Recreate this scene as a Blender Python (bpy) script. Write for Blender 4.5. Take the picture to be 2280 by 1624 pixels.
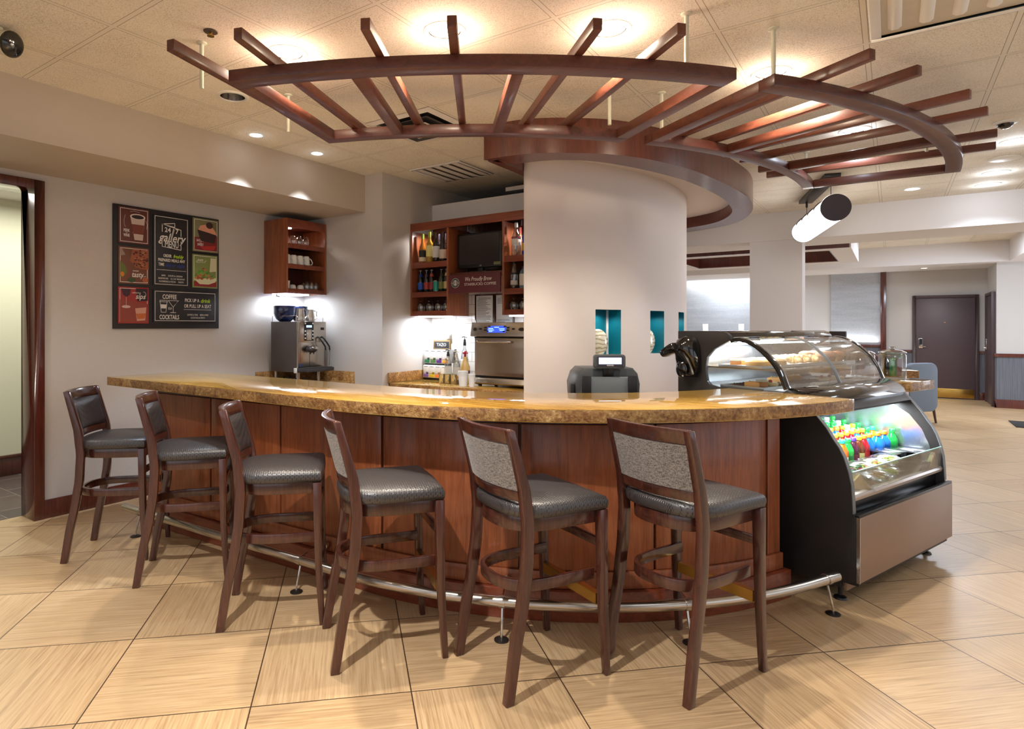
import bpy, bmesh, math, random
from mathutils import Vector, Matrix
for o in list(bpy.data.objects): bpy.data.objects.remove(o)
random.seed(7)
SC = bpy.context.scene; COL = SC.collection; PI = math.pi
def lin(c):
    return tuple((x/12.92 if x <= .04045 else ((x+.055)/1.055)**2.4) for x in [v/255 for v in c])
# ---------------------------------------------------------------- camera
cd = bpy.data.cameras.new('camera'); cam = bpy.data.objects.new('camera', cd); COL.objects.link(cam)
cam.location = (0, 0, 1.4414); cam.rotation_euler = (PI/2, 0, .6263)
cd.sensor_width = 36; cd.lens = 1368/2280*36; cd.shift_x = 143/2280; cd.shift_y = -85/2280
cd.clip_start = .05; cd.clip_end = 60; SC.camera = cam
# ---------------------------------------------------------------- exposure and world
SC.view_settings.view_transform = 'Standard'; SC.view_settings.look = 'None'
SC.view_settings.exposure = 0.42; SC.view_settings.gamma = 1; SC.view_settings.use_curve_mapping = False
w = bpy.data.worlds.new('world'); SC.world = w; w.use_nodes = True
w.node_tree.nodes['Background'].inputs[0].default_value = (.9, .92, 1, 1)
w.node_tree.nodes['Background'].inputs[1].default_value = .3
# ---------------------------------------------------------------- large lights (mostly fill added out of view to brighten room and ceiling)
def area(name, loc, size, power, col=(1, 1, 1), rot=(0, 0, 0), sy=None, spread=PI):
    l = bpy.data.lights.new(name, 'AREA'); l.energy = power; l.color = col; l.size = size
    if sy: l.shape = 'RECTANGLE'; l.size_y = sy
    l.spread = spread
    o = bpy.data.objects.new(name, l); o.location = loc; o.rotation_euler = rot; COL.objects.link(o); return o
def spot(name, loc, power, col, ang=110, blend=.6, rad=.05, rot=(0, 0, 0)):
    l = bpy.data.lights.new(name, 'SPOT'); l.energy = power; l.color = col; l.spot_size = math.radians(ang); l.spot_blend = blend
    l.shadow_soft_size = rad
    o = bpy.data.objects.new(name, l); o.location = loc; o.rotation_euler = rot; COL.objects.link(o); return o
WARM = (1, .74, .44); NEUT = (1, .9, .78); COOL = (.86, .91, 1)
for i, (x, y) in enumerate([(-2.6, -1.2), (.2, -1.2), (2.4, -1.2), (-1.2, -2.8), (1.8, 1.6)]):
    area('ceiling_fill', (x, y, 2.92), 1.1, 7, (.78, .88, 1))  # soft fill added under the unseen ceiling, no fixtures there
area('lobby_fill', (4.4, 3.0, 1.6), 2.2, 26, (.7, .84, 1), (0, PI/2, 0), 6.0)  # fill added at the unseen right wall, no window behind it
area('front_fill', (-.6, -3.85, 1.6), 8.0, 36, (.74, .86, 1), (PI/2, 0, 0), 2.3)  # broad fill added behind the camera, brightens ceiling and front faces
area('ceiling_fill', (2.6, 6.2, 2.92), 1.1, 26, (.74, .86, 1))  # same added ceiling fill, out of view to the right
for x, y in ((-1.8, 11.8), (2.0, 11.5), (-3.2, 14.6), (.6, 12.4)):
    area('far_room_light', (x, y, 2.9 if x > -1 else 2.5), .9, 52, (.78, .87, 1))
area('far_side_light', (4.4, 12.4, 1.5), 2.0, 90, (.78, .87, 1), (0, PI/2, 0), 3.0)  # unseen area light by the right wall, facing into the far room
# recessed lamps of the same ceiling, just above the picture's upper edge
spot('front_downlight', (-1.38, .6, 2.93), 230, (.98, .95, .92), 110, .4, .03)
spot('front_downlight', (-3.3, .15, 2.93), 10, (.96, .95, .95), 120, .4, .03)
spot('front_downlight', (.9, 1.9, 2.93), 26, (.95, .95, 1), 120, .4, .05)
spot('soffit_downlight', (-4.62, .75, 2.57), 44, (.98, .94, .9), 140, .5, .03)
area('hall_light', (-6.2, 2.2, 2.6), .5, 40, (1, .97, .86), (0, 0, 0), 2.5)
# ---------------------------------------------------------------- mesh helpers (coordinates are world coordinates)
def rootmat(o):
    m = Matrix.Identity(4)
    while o:
        m = Matrix.Translation(o.location) @ Matrix.Rotation(o.rotation_euler.z, 4, 'Z') @ m
        o = o.parent
    return m
class MB:
    def __init__(s): s.bm = bmesh.new(); s.X = None
    def v(s, p): 
        p = Vector(p)
        return s.bm.verts.new(s.X @ p if s.X else p)
    def f(s, vs, mi=0):
        try: q = s.bm.faces.new(vs); q.material_index = mi; return q
        except ValueError: return None
    def box(s, x0, x1, y0, y1, z0, z1, mi=0):
        V = [s.v((x, y, z)) for z in (z0, z1) for x, y in ((x0, y0), (x1, y0), (x1, y1), (x0, y1))]
        for q in ((3, 2, 1, 0), (4, 5, 6, 7), (0, 1, 5, 4), (1, 2, 6, 5), (2, 3, 7, 6), (3, 0, 4, 7)): s.f([V[i] for i in q], mi)
        return s
    def obox(s, c, size, rz=0, mi=0, M=None):
        M = M or (Matrix.Translation(c) @ Matrix.Rotation(rz, 4, 'Z')); old = s.X; s.X = (old @ M) if old else M
        a, b, d = [q/2 for q in size]; s.box(-a, a, -b, b, -d, d, mi); s.X = old; return s
    def bar(s, p, q, w, h, up=(0, 0, 1), mi=0):
        p, q = Vector(p), Vector(q); d = (q-p).normalized(); u = Vector(up); sd = d.cross(u).normalized(); u = sd.cross(d).normalized()
        V = [s.v(c + sd*a*w/2 + u*b*h/2) for c in (p, q) for a, b in ((-1, -1), (1, -1), (1, 1), (-1, 1))]
        for k in ((0, 1, 2, 3), (7, 6, 5, 4), (0, 4, 5, 1), (1, 5, 6, 2), (2, 6, 7, 3), (3, 7, 4, 0)): s.f([V[i] for i in k], mi)
        return s
    def prism(s, pts, z0, z1, mi=0, mtop=None):
        a = [s.v((x, y, z0)) for x, y in pts]; b = [s.v((x, y, z1)) for x, y in pts]; n = len(pts)
        s.f(a[::-1], mi); s.f(b, mi if mtop is None else mtop)
        for i in range(n): s.f([a[i], a[(i+1) % n], b[(i+1) % n], b[i]], mi)
        return s
    def ribbon(s, A, B, z0, z1, mi=0, mtop=None):      # solid between two equally long plan lines
        n = len(A)
        a0 = [s.v((*p[:2], z0)) for p in A]; a1 = [s.v((*p[:2], z1)) for p in A]; b0 = [s.v((*p[:2], z0)) for p in B]; b1 = [s.v((*p[:2], z1)) for p in B]
        for i in range(n-1):
            s.f([a0[i], a0[i+1], a1[i+1], a1[i]], mi); s.f([b0[i+1], b0[i], b1[i], b1[i+1]], mi)
            s.f([a1[i], a1[i+1], b1[i+1], b1[i]], mi if mtop is None else mtop); s.f([a0[i+1], a0[i], b0[i], b0[i+1]], mi)
        s.f([a0[0], a1[0], b1[0], b0[0]], mi); s.f([a0[-1], b0[-1], b1[-1], a1[-1]], mi); return s
    def extrude(s, pts, vec, mi=0):                    # planar 3d outline swept along vec
        a = [s.v(p) for p in pts]; b = [s.v(Vector(p)+Vector(vec)) for p in pts]; n = len(pts)
        s.f(a[::-1], mi); s.f(b, mi)
        for i in range(n): s.f([a[i], a[(i+1) % n], b[(i+1) % n], b[i]], mi)
        return s
    def lathe(s, prof, o=(0, 0, 0), n=20, mi=0, M=None, sx=1, sy=1):
        M = Matrix.Translation(o) @ (M or Matrix.Identity(4)); R = []
        for r, z in prof:
            R.append([s.v(M @ Vector((0, 0, z)))] if r < 1e-6 else [s.v(M @ Vector((r*sx*math.cos(2*PI*k/n), r*sy*math.sin(2*PI*k/n), z))) for k in range(n)])
        for a, b in zip(R, R[1:]):
            for k in range(n):
                j = (k+1) % n
                if len(a) == 1 and len(b) > 1: s.f([a[0], b[k], b[j]], mi)
                elif len(b) == 1 and len(a) > 1: s.f([a[k], a[j], b[0]], mi)
                elif len(a) > 1: s.f([a[k], a[j], b[j], b[k]], mi)
        return s
    def tube(s, pts, r, n=8, closed=False, mi=0):
        pts = [Vector(p) for p in pts]; m = len(pts); R = []
        rs = r if isinstance(r, (list, tuple)) else [r]*m
        prev = None
        for i, p in enumerate(pts):
            d = ((pts[(i+1) % m]-pts[i-1]) if closed else (pts[min(i+1, m-1)]-pts[max(i-1, 0)])).normalized()
            if prev is None:
                u = d.orthogonal().normalized()
            else:
                u = (prev - d*prev.dot(d)).normalized()
            prev = u; w_ = d.cross(u)
            R.append([s.v(p + (u*math.cos(2*PI*k/n) + w_*math.sin(2*PI*k/n))*rs[i]) for k in range(n)])
        for i in range(m if closed else m-1):
            a, b = R[i], R[(i+1) % m]
            for k in range(n): s.f([a[k], a[(k+1) % n], b[(k+1) % n], b[k]], mi)
        if not closed: s.f(R[0][::-1], mi); s.f(R[-1], mi)
        return s
    def strip(s, pts, w, h, mi=0, widths=None):        # rectangular section along a path: w sideways, h upwards
        pts = [Vector(p) for p in pts]; m = len(pts); R = []
        for i, p in enumerate(pts):
            d = (pts[min(i+1, m-1)]-pts[max(i-1, 0)]).normalized(); sd = d.cross(Vector((0, 0, 1))).normalized(); u = sd.cross(d)
            ww = widths[i] if widths else w
            R.append([s.v(p + sd*a*ww/2 + u*b*h/2) for a, b in ((-1, -1), (1, -1), (1, 1), (-1, 1))])
        for a, b in zip(R, R[1:]):
            for k in range(4): s.f([a[k], a[(k+1) % 4], b[(k+1) % 4], b[k]], mi)
        s.f(R[0][::-1], mi); s.f(R[-1], mi); return s
    def grid(s, fn, nu, nv, mi=0, wrap=False):
        V = [[s.v(fn(i/nu, j/nv)) for j in range(nv+1)] for i in range(nu+1)]
        for i in range(nu):
            for j in range(nv): s.f([V[i][j], V[i+1][j], V[i+1][j+1], V[i][j+1]], mi)
        return s
    def ball(s, c, r, n=14, m=8, sc=(1, 1, 1), mi=0):
        prof = [(r*math.sin(PI*k/m), -r*math.cos(PI*k/m)) for k in range(m+1)]; prof[0] = (0, -r); prof[-1] = (0, r)
        return s.lathe(prof, c, n, mi, Matrix.Diagonal((sc[0], sc[1], sc[2], 1)))
    def quad(s, *p, mi=0): s.f([s.v(q) for q in p], mi); return s
    def build(s, name, mats, parent=None, bevel=0, seg=2, ang=40, flat=False, recalc=True):
        bm = s.bm
        if recalc: bmesh.ops.remove_doubles(bm, verts=bm.verts, dist=1e-5); bmesh.ops.recalc_face_normals(bm, faces=bm.faces)
        if bevel:
            es = [e for e in bm.edges if len(e.link_faces) == 2 and e.calc_face_angle(0) > math.radians(50)]
            if es: bmesh.ops.bevel(bm, geom=es, offset=bevel, segments=seg, affect='EDGES', profile=.5, clamp_overlap=True)
        if parent: bm.transform(rootmat(parent).inverted())
        me = bpy.data.meshes.new(name); bm.to_mesh(me); bm.free()
        for m in (mats if isinstance(mats, (list, tuple)) else [mats]): me.materials.append(m)
        if not flat:
            me.polygons.foreach_set('use_smooth', [True]*len(me.polygons)); me.set_sharp_from_angle(angle=math.radians(ang))
        o = bpy.data.objects.new(name, me); COL.objects.link(o)
        if parent: o.parent = parent
        return o
def tag(o, label, cat, group=None):
    o['label'] = label; o['category'] = cat
    if group: o['group'] = group
    return o
def thing(name, label, cat, loc=(0, 0, 0), rz=0, group=None):
    o = bpy.data.objects.new(name, None); o.empty_display_size = .1; o.location = loc; o.rotation_euler = (0, 0, rz); COL.objects.link(o)
    return tag(o, label, cat, group)
def struct(o): o['kind'] = 'structure'; return o
def dup(r0, loc, rz=None, label=None, group=None):
    r = r0.copy(); COL.objects.link(r); r.location = loc
    if rz is not None: r.rotation_euler = (0, 0, rz)
    if label: r['label'] = label
    if group: r['group'] = group
    for ch in list(r0.children):
        c = ch.copy(); COL.objects.link(c); c.parent = r
        for g in list(ch.children):
            d = g.copy(); COL.objects.link(d); d.parent = c
    return r
def text(body, name, mat, parent, M, size, shear=0, depth=.0006, wscale=1, bold=0, align='CENTER', maxw=None):
    cu = bpy.data.curves.new(name, 'FONT'); cu.body = body; cu.size = size; cu.align_x = align; cu.align_y = 'CENTER'; cu.shear = shear
    cu.extrude = depth; cu.offset = bold; cu.resolution_u = 2
    ob = bpy.data.objects.new(name, cu); COL.objects.link(ob)
    bpy.context.view_layer.update()
    me = bpy.data.meshes.new_from_object(ob.evaluated_get(bpy.context.evaluated_depsgraph_get()))
    bpy.data.objects.remove(ob)
    if maxw and len(me.vertices):
        xs = [v.co.x for v in me.vertices]; wd = max(xs)-min(xs); wscale = maxw/wd
    me.transform(Matrix.Diagonal((wscale, 1, 1, 1)))
    me.transform(rootmat(parent).inverted() @ M if parent else M)
    me.materials.clear(); me.materials.append(mat); me.name = name
    o = bpy.data.objects.new(name, me); COL.objects.link(o)
    if parent: o.parent = parent
    return o
ORD = ['first', 'second', 'third', 'fourth', 'fifth', 'sixth', 'seventh', 'eighth', 'ninth', 'tenth', 'eleventh', 'twelfth', 'thirteenth', 'fourteenth', 'fifteenth', 'sixteenth']
def smooth(pts, n):                                    # Catmull-Rom resampled to n+1 points of equal length
    P = [Vector(p) for p in pts]; Q = [P[0]*2-P[1]] + P + [P[-1]*2-P[-2]]; out = []
    for i in range(1, len(Q)-2):
        for k in range(12):
            t = k/12; a, b, c, d = Q[i-1:i+3]
            out.append(.5*((2*b)+(c-a)*t+(2*a-5*b+4*c-d)*t*t+(3*b-3*c+d-a)*t**3))
    out.append(P[-1]); L = [0]
    for a, b in zip(out, out[1:]): L.append(L[-1]+(b-a).length)
    res = []; j = 0
    for k in range(n+1):
        s_ = L[-1]*k/n
        while j < len(L)-2 and L[j+1] < s_: j += 1
        t = (s_-L[j])/max(L[j+1]-L[j], 1e-9); res.append(out[j].lerp(out[j+1], min(max(t, 0), 1)))
    return res
def rrect(w_, h, r, n=5):
    out = []
    for cx, cy, a in ((w_/2-r, h/2-r, 0), (-w_/2+r, h/2-r, 90), (-w_/2+r, -h/2+r, 180), (w_/2-r, -h/2+r, 270)):
        for k in range(n+1):
            t = math.radians(a+90*k/n); out.append((cx+r*math.cos(t), cy+r*math.sin(t)))
    return out
# ---------------------------------------------------------------- materials
class N:
    def __init__(s, name):
        s.m = bpy.data.materials.new(name); s.m.use_nodes = True; s.t = s.m.node_tree; s.b = s.t.nodes['Principled BSDF']; s.out = s.t.nodes['Material Output']
    def n(s, typ, **kw):
        x = s.t.nodes.new(typ)
        for k, v in kw.items():
            if k.startswith('i_'):
                key = k[2:]; key = int(key) if key.isdigit() else key
                if hasattr(v, 'links') or isinstance(v, bpy.types.NodeSocket): s.t.links.new(v, x.inputs[key])
                else: x.inputs[key].default_value = v
            else: setattr(x, k, v)
        return x
    def l(s, a, b): s.t.links.new(a, b)
    def math(s, op, a, b=None, c=None):
        x = s.n('ShaderNodeMath', operation=op)
        for i, v in enumerate((a, b, c)):
            if v is None: continue
            if isinstance(v, bpy.types.NodeSocket): s.l(v, x.inputs[i])
            else: x.inputs[i].default_value = v
        return x.outputs[0]
    def mix(s, f, a, b):
        x = s.n('ShaderNodeMix', data_type='RGBA')
        for i, v in ((0, f), (6, a), (7, b)):
            if isinstance(v, bpy.types.NodeSocket): s.l(v, x.inputs[i])
            elif i: x.inputs[i].default_value = (*v[:3], 1)
            else: x.inputs[i].default_value = v
        return x.outputs[2]
    def coord(s, kind='Object', scale=(1, 1, 1), rot=(0, 0, 0), loc=(0, 0, 0)):
        if kind == 'World': src = s.n('ShaderNodeNewGeometry').outputs['Position']
        else: src = s.n('ShaderNodeTexCoord').outputs[kind]
        mp = s.n('ShaderNodeMapping'); s.l(src, mp.inputs[0]); mp.inputs['Scale'].default_value = scale; mp.inputs['Rotation'].default_value = rot; mp.inputs['Location'].default_value = loc
        return mp.outputs[0]
    def noise(s, vec, scale=5, detail=4, rough=.55, dist=0):
        x = s.n('ShaderNodeTexNoise'); s.l(vec, x.inputs['Vector']); x.inputs['Scale'].default_value = scale; x.inputs['Detail'].default_value = detail
        x.inputs['Roughness'].default_value = rough; x.inputs['Distortion'].default_value = dist; return x.outputs[0]
    def ramp(s, fac, stops):
        x = s.n('ShaderNodeValToRGB'); s.l(fac, x.inputs[0]); e = x.color_ramp.elements
        while len(e) < len(stops): e.new(.5)
        for k, (p, c) in enumerate(stops): e[k].position = p; e[k].color = (*c[:3], 1)
        return x.outputs[0]
    def bump(s, h, strength=.2, dist=.01):
        x = s.n('ShaderNodeBump'); s.l(h, x.inputs['Height']); x.inputs['Strength'].default_value = strength; x.inputs['Distance'].default_value = dist
        s.l(x.outputs[0], s.b.inputs['Normal']); return x
    def set(s, **kw):
        for k, v in kw.items():
            k = {'base': 'Base Color', 'rough': 'Roughness', 'metal': 'Metallic', 'coat': 'Coat Weight', 'coatr': 'Coat Roughness', 'spec': 'Specular IOR Level', 'em': 'Emission Color', 'es': 'Emission Strength', 'trans': 'Transmission Weight', 'ior': 'IOR', 'alpha': 'Alpha', 'sheen': 'Sheen Weight', 'aniso': 'Anisotropic'}[k]
            if isinstance(v, bpy.types.NodeSocket): s.l(v, s.b.inputs[k])
            else: s.b.inputs[k].default_value = (*v[:3], 1) if isinstance(v, tuple) else v
        return s
def plain(name, rgb, rough=.5, metal=0, var=.06, coat=0, scale=14, spec=.5):
    m = N(name); c = lin(rgb); nz = m.noise(m.coord(), scale, 3)
    m.set(base=m.mix(nz, tuple(x*(1-var) for x in c), tuple(min(1, x*(1+var)) for x in c)), rough=rough, metal=metal, coat=coat, spec=spec); return m.m
def emit(name, rgb, strength, base=(.8, .8, .8)):
    m = N(name); m.set(base=base, em=lin(rgb), es=strength, rough=.5); return m.m
def glass(name, tint=(1, 1, 1), refl=.06, rough=.02):     # thin clear pane
    m = N(name); t = m.n('ShaderNodeBsdfTransparent'); t.inputs[0].default_value = (*tint, 1)
    g = m.n('ShaderNodeBsdfGlossy'); g.inputs[1].default_value = rough
    lw = m.n('ShaderNodeLayerWeight'); lw.inputs[0].default_value = .35
    f = m.math('MULTIPLY_ADD', lw.outputs['Fresnel'], .55, refl)
    mx = m.n('ShaderNodeMixShader'); m.l(f, mx.inputs[0]); m.l(t.outputs[0], mx.inputs[1]); m.l(g.outputs[0], mx.inputs[2]); m.l(mx.outputs[0], m.out.inputs[0])
    return m.m
def wood(name, dark, light, rough=.35, coat=.25, axis=2, sc=1.0, kind='Object'):
    m = N(name); s3 = [16*sc]*3; s3[axis] = 1.1*sc
    v = m.coord(kind, tuple(s3)); a = m.noise(v, 2.2, 5, .6, .6); b = m.noise(m.coord(kind, tuple(k*3.2 for k in s3)), 3, 3)
    f = m.math('MULTIPLY_ADD', b, .35, m.math('MULTIPLY', a, .7))
    blot = m.noise(m.coord(kind, (1, 1, 1)), 1.6, 2)
    f2 = m.math('MULTIPLY_ADD', blot, .35, m.math('SUBTRACT', f, .12))
    c = m.ramp(f2, [(.3, lin(dark)), (.72, lin(light))])
    m.set(base=c, rough=rough, coat=coat, coatr=.15); m.bump(b, .04, .002); return m.m
M = {}
M['cherry'] = wood('cherry_wood', (94, 46, 27), (164, 92, 54), .36, .3)
M['cherry_lying'] = wood('cherry_wood_rail', (84, 36, 22), (140, 66, 40), .32, .35, 0)
M['mahog'] = wood('mahogany_wood', (56, 27, 20), (106, 52, 38), .34, .3)
M['pergola'] = wood('pergola_wood', (56, 26, 20), (98, 48, 36), .42, .2, 0, .8)
M['slat'] = wood('slat_wood', (60, 28, 20), (110, 58, 40), .4, .2, 0)
M['espresso'] = wood('espresso_wood', (38, 18, 13), (84, 44, 34), .24, .6, 2, 1.4)
M['frame'] = wood('door_frame_wood', (58, 22, 18), (98, 44, 32), .2, .7)
M['inside'] = wood('cabinet_inside_wood', (56, 24, 16), (112, 56, 36), .45, .1)
M['black'] = plain('black_plastic', (20, 20, 22), .35, 0, .2)
M['gloss_black'] = plain('glossy_black_plastic', (14, 13, 14), .08, 0, .1, .8)
M['char'] = plain('charcoal_plastic', (62, 66, 68), .42)
M['grey'] = plain('grey_plastic', (112, 116, 120), .45)
M['white'] = plain('white_paint', (226, 222, 214), .5, 0, .03)
M['offwhite'] = plain('aged_white_plastic', (214, 204, 176), .42, 0, .04)
M['steel'] = plain('brushed_steel', (196, 188, 178), .26, 1, .05, 0, 40)
M['chrome'] = plain('polished_steel', (206, 204, 202), .14, 1, .03)
M['dark_steel'] = plain('dark_steel', (70, 66, 64), .4, .8)
M['brass'] = plain('brass', (206, 166, 88), .22, 1, .06)
M['rod'] = plain('painted_rod', (206, 204, 184), .35, 0, .03)
M['porcelain'] = plain('white_porcelain', (236, 234, 230), .18, 0, .02, .4)
M['teal'] = plain('teal_paint', (6, 112, 132), .4, 0, .06)
M['red'] = plain('red_plastic', (170, 30, 42), .35)
M['yellow'] = plain('yellow_plastic', (214, 186, 60), .4)
M['paper'] = plain('paper', (214, 214, 212), .7, 0, .03)
M['ink'] = plain('ink', (96, 96, 100), .8)
M['mat'] = plain('floor_mat', (34, 32, 32), .9, 0, .3, 0, 200)
M['glass'] = glass('clear_glass', (.97, .985, .98), .05)
M['case_glass'] = glass('case_glass', (.95, .98, .97), .05)
M['tumbler'] = glass('tumbler_glass', (.93, .95, .95), .16, .05)
M['wrap'] = glass('plastic_wrap', (.96, .97, .97), .12, .15)
M['frost'] = plain('frosted_plastic', (226, 230, 238), .35, 0, .02)
# walls
def wallmat(name, rgb, fine=420, var=.05, bump=.25):
    m = N(name); v = m.coord('World'); nz = m.noise(v, fine/4, 2, .6); big = m.noise(v, .7, 2)
    c = lin(rgb); f = m.math('MULTIPLY_ADD', big, .3, m.math('MULTIPLY', nz, .7))
    m.set(base=m.mix(f, tuple(x*(1-var*1.5) for x in c), tuple(min(1, x*(1+var)) for x in c)), rough=.62); m.bump(nz, bump, .003); return m.m
M['wall'] = wallmat('vinyl_wallcovering', (194, 187, 181))
M['drywall'] = wallmat('painted_drywall', (222, 217, 215), 60, .015, .03)
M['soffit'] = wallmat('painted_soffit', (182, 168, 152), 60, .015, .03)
M['column'] = wallmat('painted_column', (226, 215, 209), 60, .015, .03)
M['hallwall'] = wallmat('hall_wallcovering', (206, 206, 184), 420, .03, .15)
M['farwall'] = wallmat('far_wallcovering', (196, 192, 188), 300, .03, .15)
def silver():
    m = N('metallic_wallcovering'); v = m.coord('World'); nz = m.noise(v, 60, 3); s_ = m.noise(m.coord('World', (1, 1, 9)), 1.2, 2)
    f = m.math('MULTIPLY_ADD', s_, .5, m.math('MULTIPLY', nz, .45))
    m.set(base=m.mix(f, lin((136, 140, 146)), lin((206, 208, 210))), rough=.38, metal=.55); m.bump(nz, .2, .004); return m.m
M['silver'] = silver()
def stripes():
    m = N('ribbed_wainscot'); v = m.coord('World', (60, 60, 1.5)); nz = m.noise(v, 1, 3)
    m.set(base=m.mix(nz, lin((62, 66, 74)), lin((124, 126, 134))), rough=.7); return m.m
M['wainscot'] = stripes()
def floor_mat():
    m = N('wood_look_floor_tile'); T = .6096; ang = .7876
    cx, cy = -1.3473, 2.2274; co, si = math.cos(.6263), math.sin(.6263)
    ox, oy = cx*co - cy*si, cx*si + cy*co
    pos = m.n('ShaderNodeNewGeometry').outputs['Position']; sp = m.n('ShaderNodeSeparateXYZ'); m.l(pos, sp.inputs[0])
    dx = m.math('SUBTRACT', sp.outputs[0], ox); dy = m.math('SUBTRACT', sp.outputs[1], oy)
    ca, sa = math.cos(ang)/T, math.sin(ang)/T
    u = m.math('MULTIPLY_ADD', dx, ca, m.math('MULTIPLY', dy, sa)); v = m.math('MULTIPLY_ADD', dy, ca, m.math('MULTIPLY', dx, -sa))
    fu, fv = m.math('FRACT', u), m.math('FRACT', v); iu, iv = m.math('FLOOR', u), m.math('FLOOR', v)
    chk = m.math('PINGPONG', m.math('ADD', iu, iv), 1)
    d = m.math('MINIMUM', m.math('MINIMUM', fu, m.math('SUBTRACT', 1, fu)), m.math('MINIMUM', fv, m.math('SUBTRACT', 1, fv)))
    grout = m.math('LESS_THAN', d, .0045)
    cb = m.n('ShaderNodeCombineXYZ'); m.l(iu, cb.inputs[0]); m.l(iv, cb.inputs[1])
    wn = m.n('ShaderNodeTexWhiteNoise'); m.l(cb.outputs[0], wn.inputs[0])
    def grain(su, sv):
        c2 = m.n('ShaderNodeCombineXYZ'); m.l(m.math('MULTIPLY', u, su), c2.inputs[0]); m.l(m.math('MULTIPLY', v, sv), c2.inputs[1]); m.l(m.math('MULTIPLY', wn.outputs[0], 9), c2.inputs[2])
        return m.noise(c2.outputs[0], 1, 4, .62)
    g = m.n('ShaderNodeMix', data_type='FLOAT'); m.l(chk, g.inputs[0]); m.l(grain(2.2, 70), g.inputs[2]); m.l(grain(70, 2.2), g.inputs[3])
    tone = m.math('MULTIPLY_ADD', wn.outputs[0], .16, m.math('SUBTRACT', g.outputs[0], .08))
    c = m.ramp(tone, [(.22, lin((158, 128, 92))), (.5, lin((194, 163, 123))), (.8, lin((214, 187, 148)))])
    m.set(base=m.mix(grout, c, lin((74, 54, 38))), rough=m.math('MULTIPLY_ADD', g.outputs[0], .2, .26), coat=.15, coatr=.25)
    m.bump(m.math('SUBTRACT', m.math('MULTIPLY', g.outputs[0], .15), grout), .25, .002); return m.m
M['floor'] = floor_mat()
def slate():
    m = N('slate_floor_tile'); v = m.coord('World', (1/.45, 1/.3, 1), (0, 0, .0))
    br = m.n('ShaderNodeTexBrick', offset=.5); m.l(v, br.inputs[0]); br.inputs['Scale'].default_value = 1; br.inputs['Mortar Size'].default_value = .008; br.inputs['Brick Width'].default_value = 1; br.inputs['Row Height'].default_value = 1
    br.inputs['Color1'].default_value = (*lin((92, 80, 76)), 1); br.inputs['Color2'].default_value = (*lin((78, 68, 66)), 1); br.inputs['Mortar'].default_value = (*lin((150, 140, 132)), 1)
    m.set(base=br.outputs[0], rough=.35); return m.m
M['slate'] = slate()
def ceiling_mat():
    m = N('acoustic_ceiling_tile'); T = .6096
    pos = m.n('ShaderNodeNewGeometry').outputs['Position']; sp = m.n('ShaderNodeSeparateXYZ'); m.l(pos, sp.inputs[0])
    fu = m.math('FRACT', m.math('MULTIPLY', m.math('ADD', sp.outputs[0], 4.379+T*20), 1/T)); fv = m.math('FRACT', m.math('MULTIPLY', m.math('ADD', sp.outputs[1], -1.509+T*20), 1/T))
    d1 = m.math('MINIMUM', fu, m.math('SUBTRACT', 1, fu)); d2 = m.math('MINIMUM', fv, m.math('SUBTRACT', 1, fv))
    d = m.math('MINIMUM', d1, d2)
    tee = m.math('LESS_THAN', d, .019); gap = m.math('SUBTRACT', m.math('LESS_THAN', d, .024), tee)
    v = m.coord('World'); sp1 = m.noise(v, 170, 2, .7); big = m.noise(v, 2.2, 2)
    t = m.math('MULTIPLY_ADD', big, .25, m.math('MULTIPLY', sp1, .8))
    c = m.ramp(t, [(.36, lin((186, 176, 160))), (.52, lin((232, 224, 210))), (.75, lin((240, 233, 221)))])
    c = m.mix(tee, c, lin((226, 219, 206))); c = m.mix(gap, c, lin((150, 138, 120)))  # gap: thin shadow beside each tee, painted into the tile colour
    m.set(base=c, rough=.85); m.bump(m.math('SUBTRACT', sp1, m.math('MULTIPLY', gap, .5)), .3, .003); return m.m
M['ceiling'] = ceiling_mat()
def granite(name, edge):
    m = N(name)
    if edge:
        v = m.coord('World'); a = m.noise(v, 55, 4, .7); b = m.noise(v, 7, 3, .6, 1.2)
        f = m.math('MULTIPLY_ADD', b, .5, m.math('MULTIPLY', a, .62))
        c = m.ramp(f, [(.34, lin((52, 34, 20))), (.5, lin((132, 88, 42))), (.62, lin((176, 132, 74))), (.76, lin((216, 184, 128)))])
        m.set(base=c, rough=.42, coat=.15); m.bump(a, .8, .012)
    else:
        v = m.coord('World', (2.2, 26, 10), (0, 0, .12)); a = m.noise(v, 1, 6, .66, 1.5); b = m.noise(m.coord('World'), 1.3, 3)
        s_ = m.noise(m.coord('World'), 90, 2)
        f = m.math('MULTIPLY_ADD', b, .32, m.math('MULTIPLY_ADD', s_, .14, m.math('MULTIPLY', a, .62)))
        c = m.ramp(f, [(.3, lin((98, 60, 26))), (.4, lin((150, 106, 44))), (.52, lin((180, 138, 62))), (.66, lin((200, 166, 96))), (.8, lin((180, 146, 90)))])
        m.set(base=c, rough=.09, coat=.5, coatr=.03)
    return m.m
M['granite'] = granite('polished_golden_granite', False); M['granite_edge'] = granite('rough_golden_granite', True)
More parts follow.
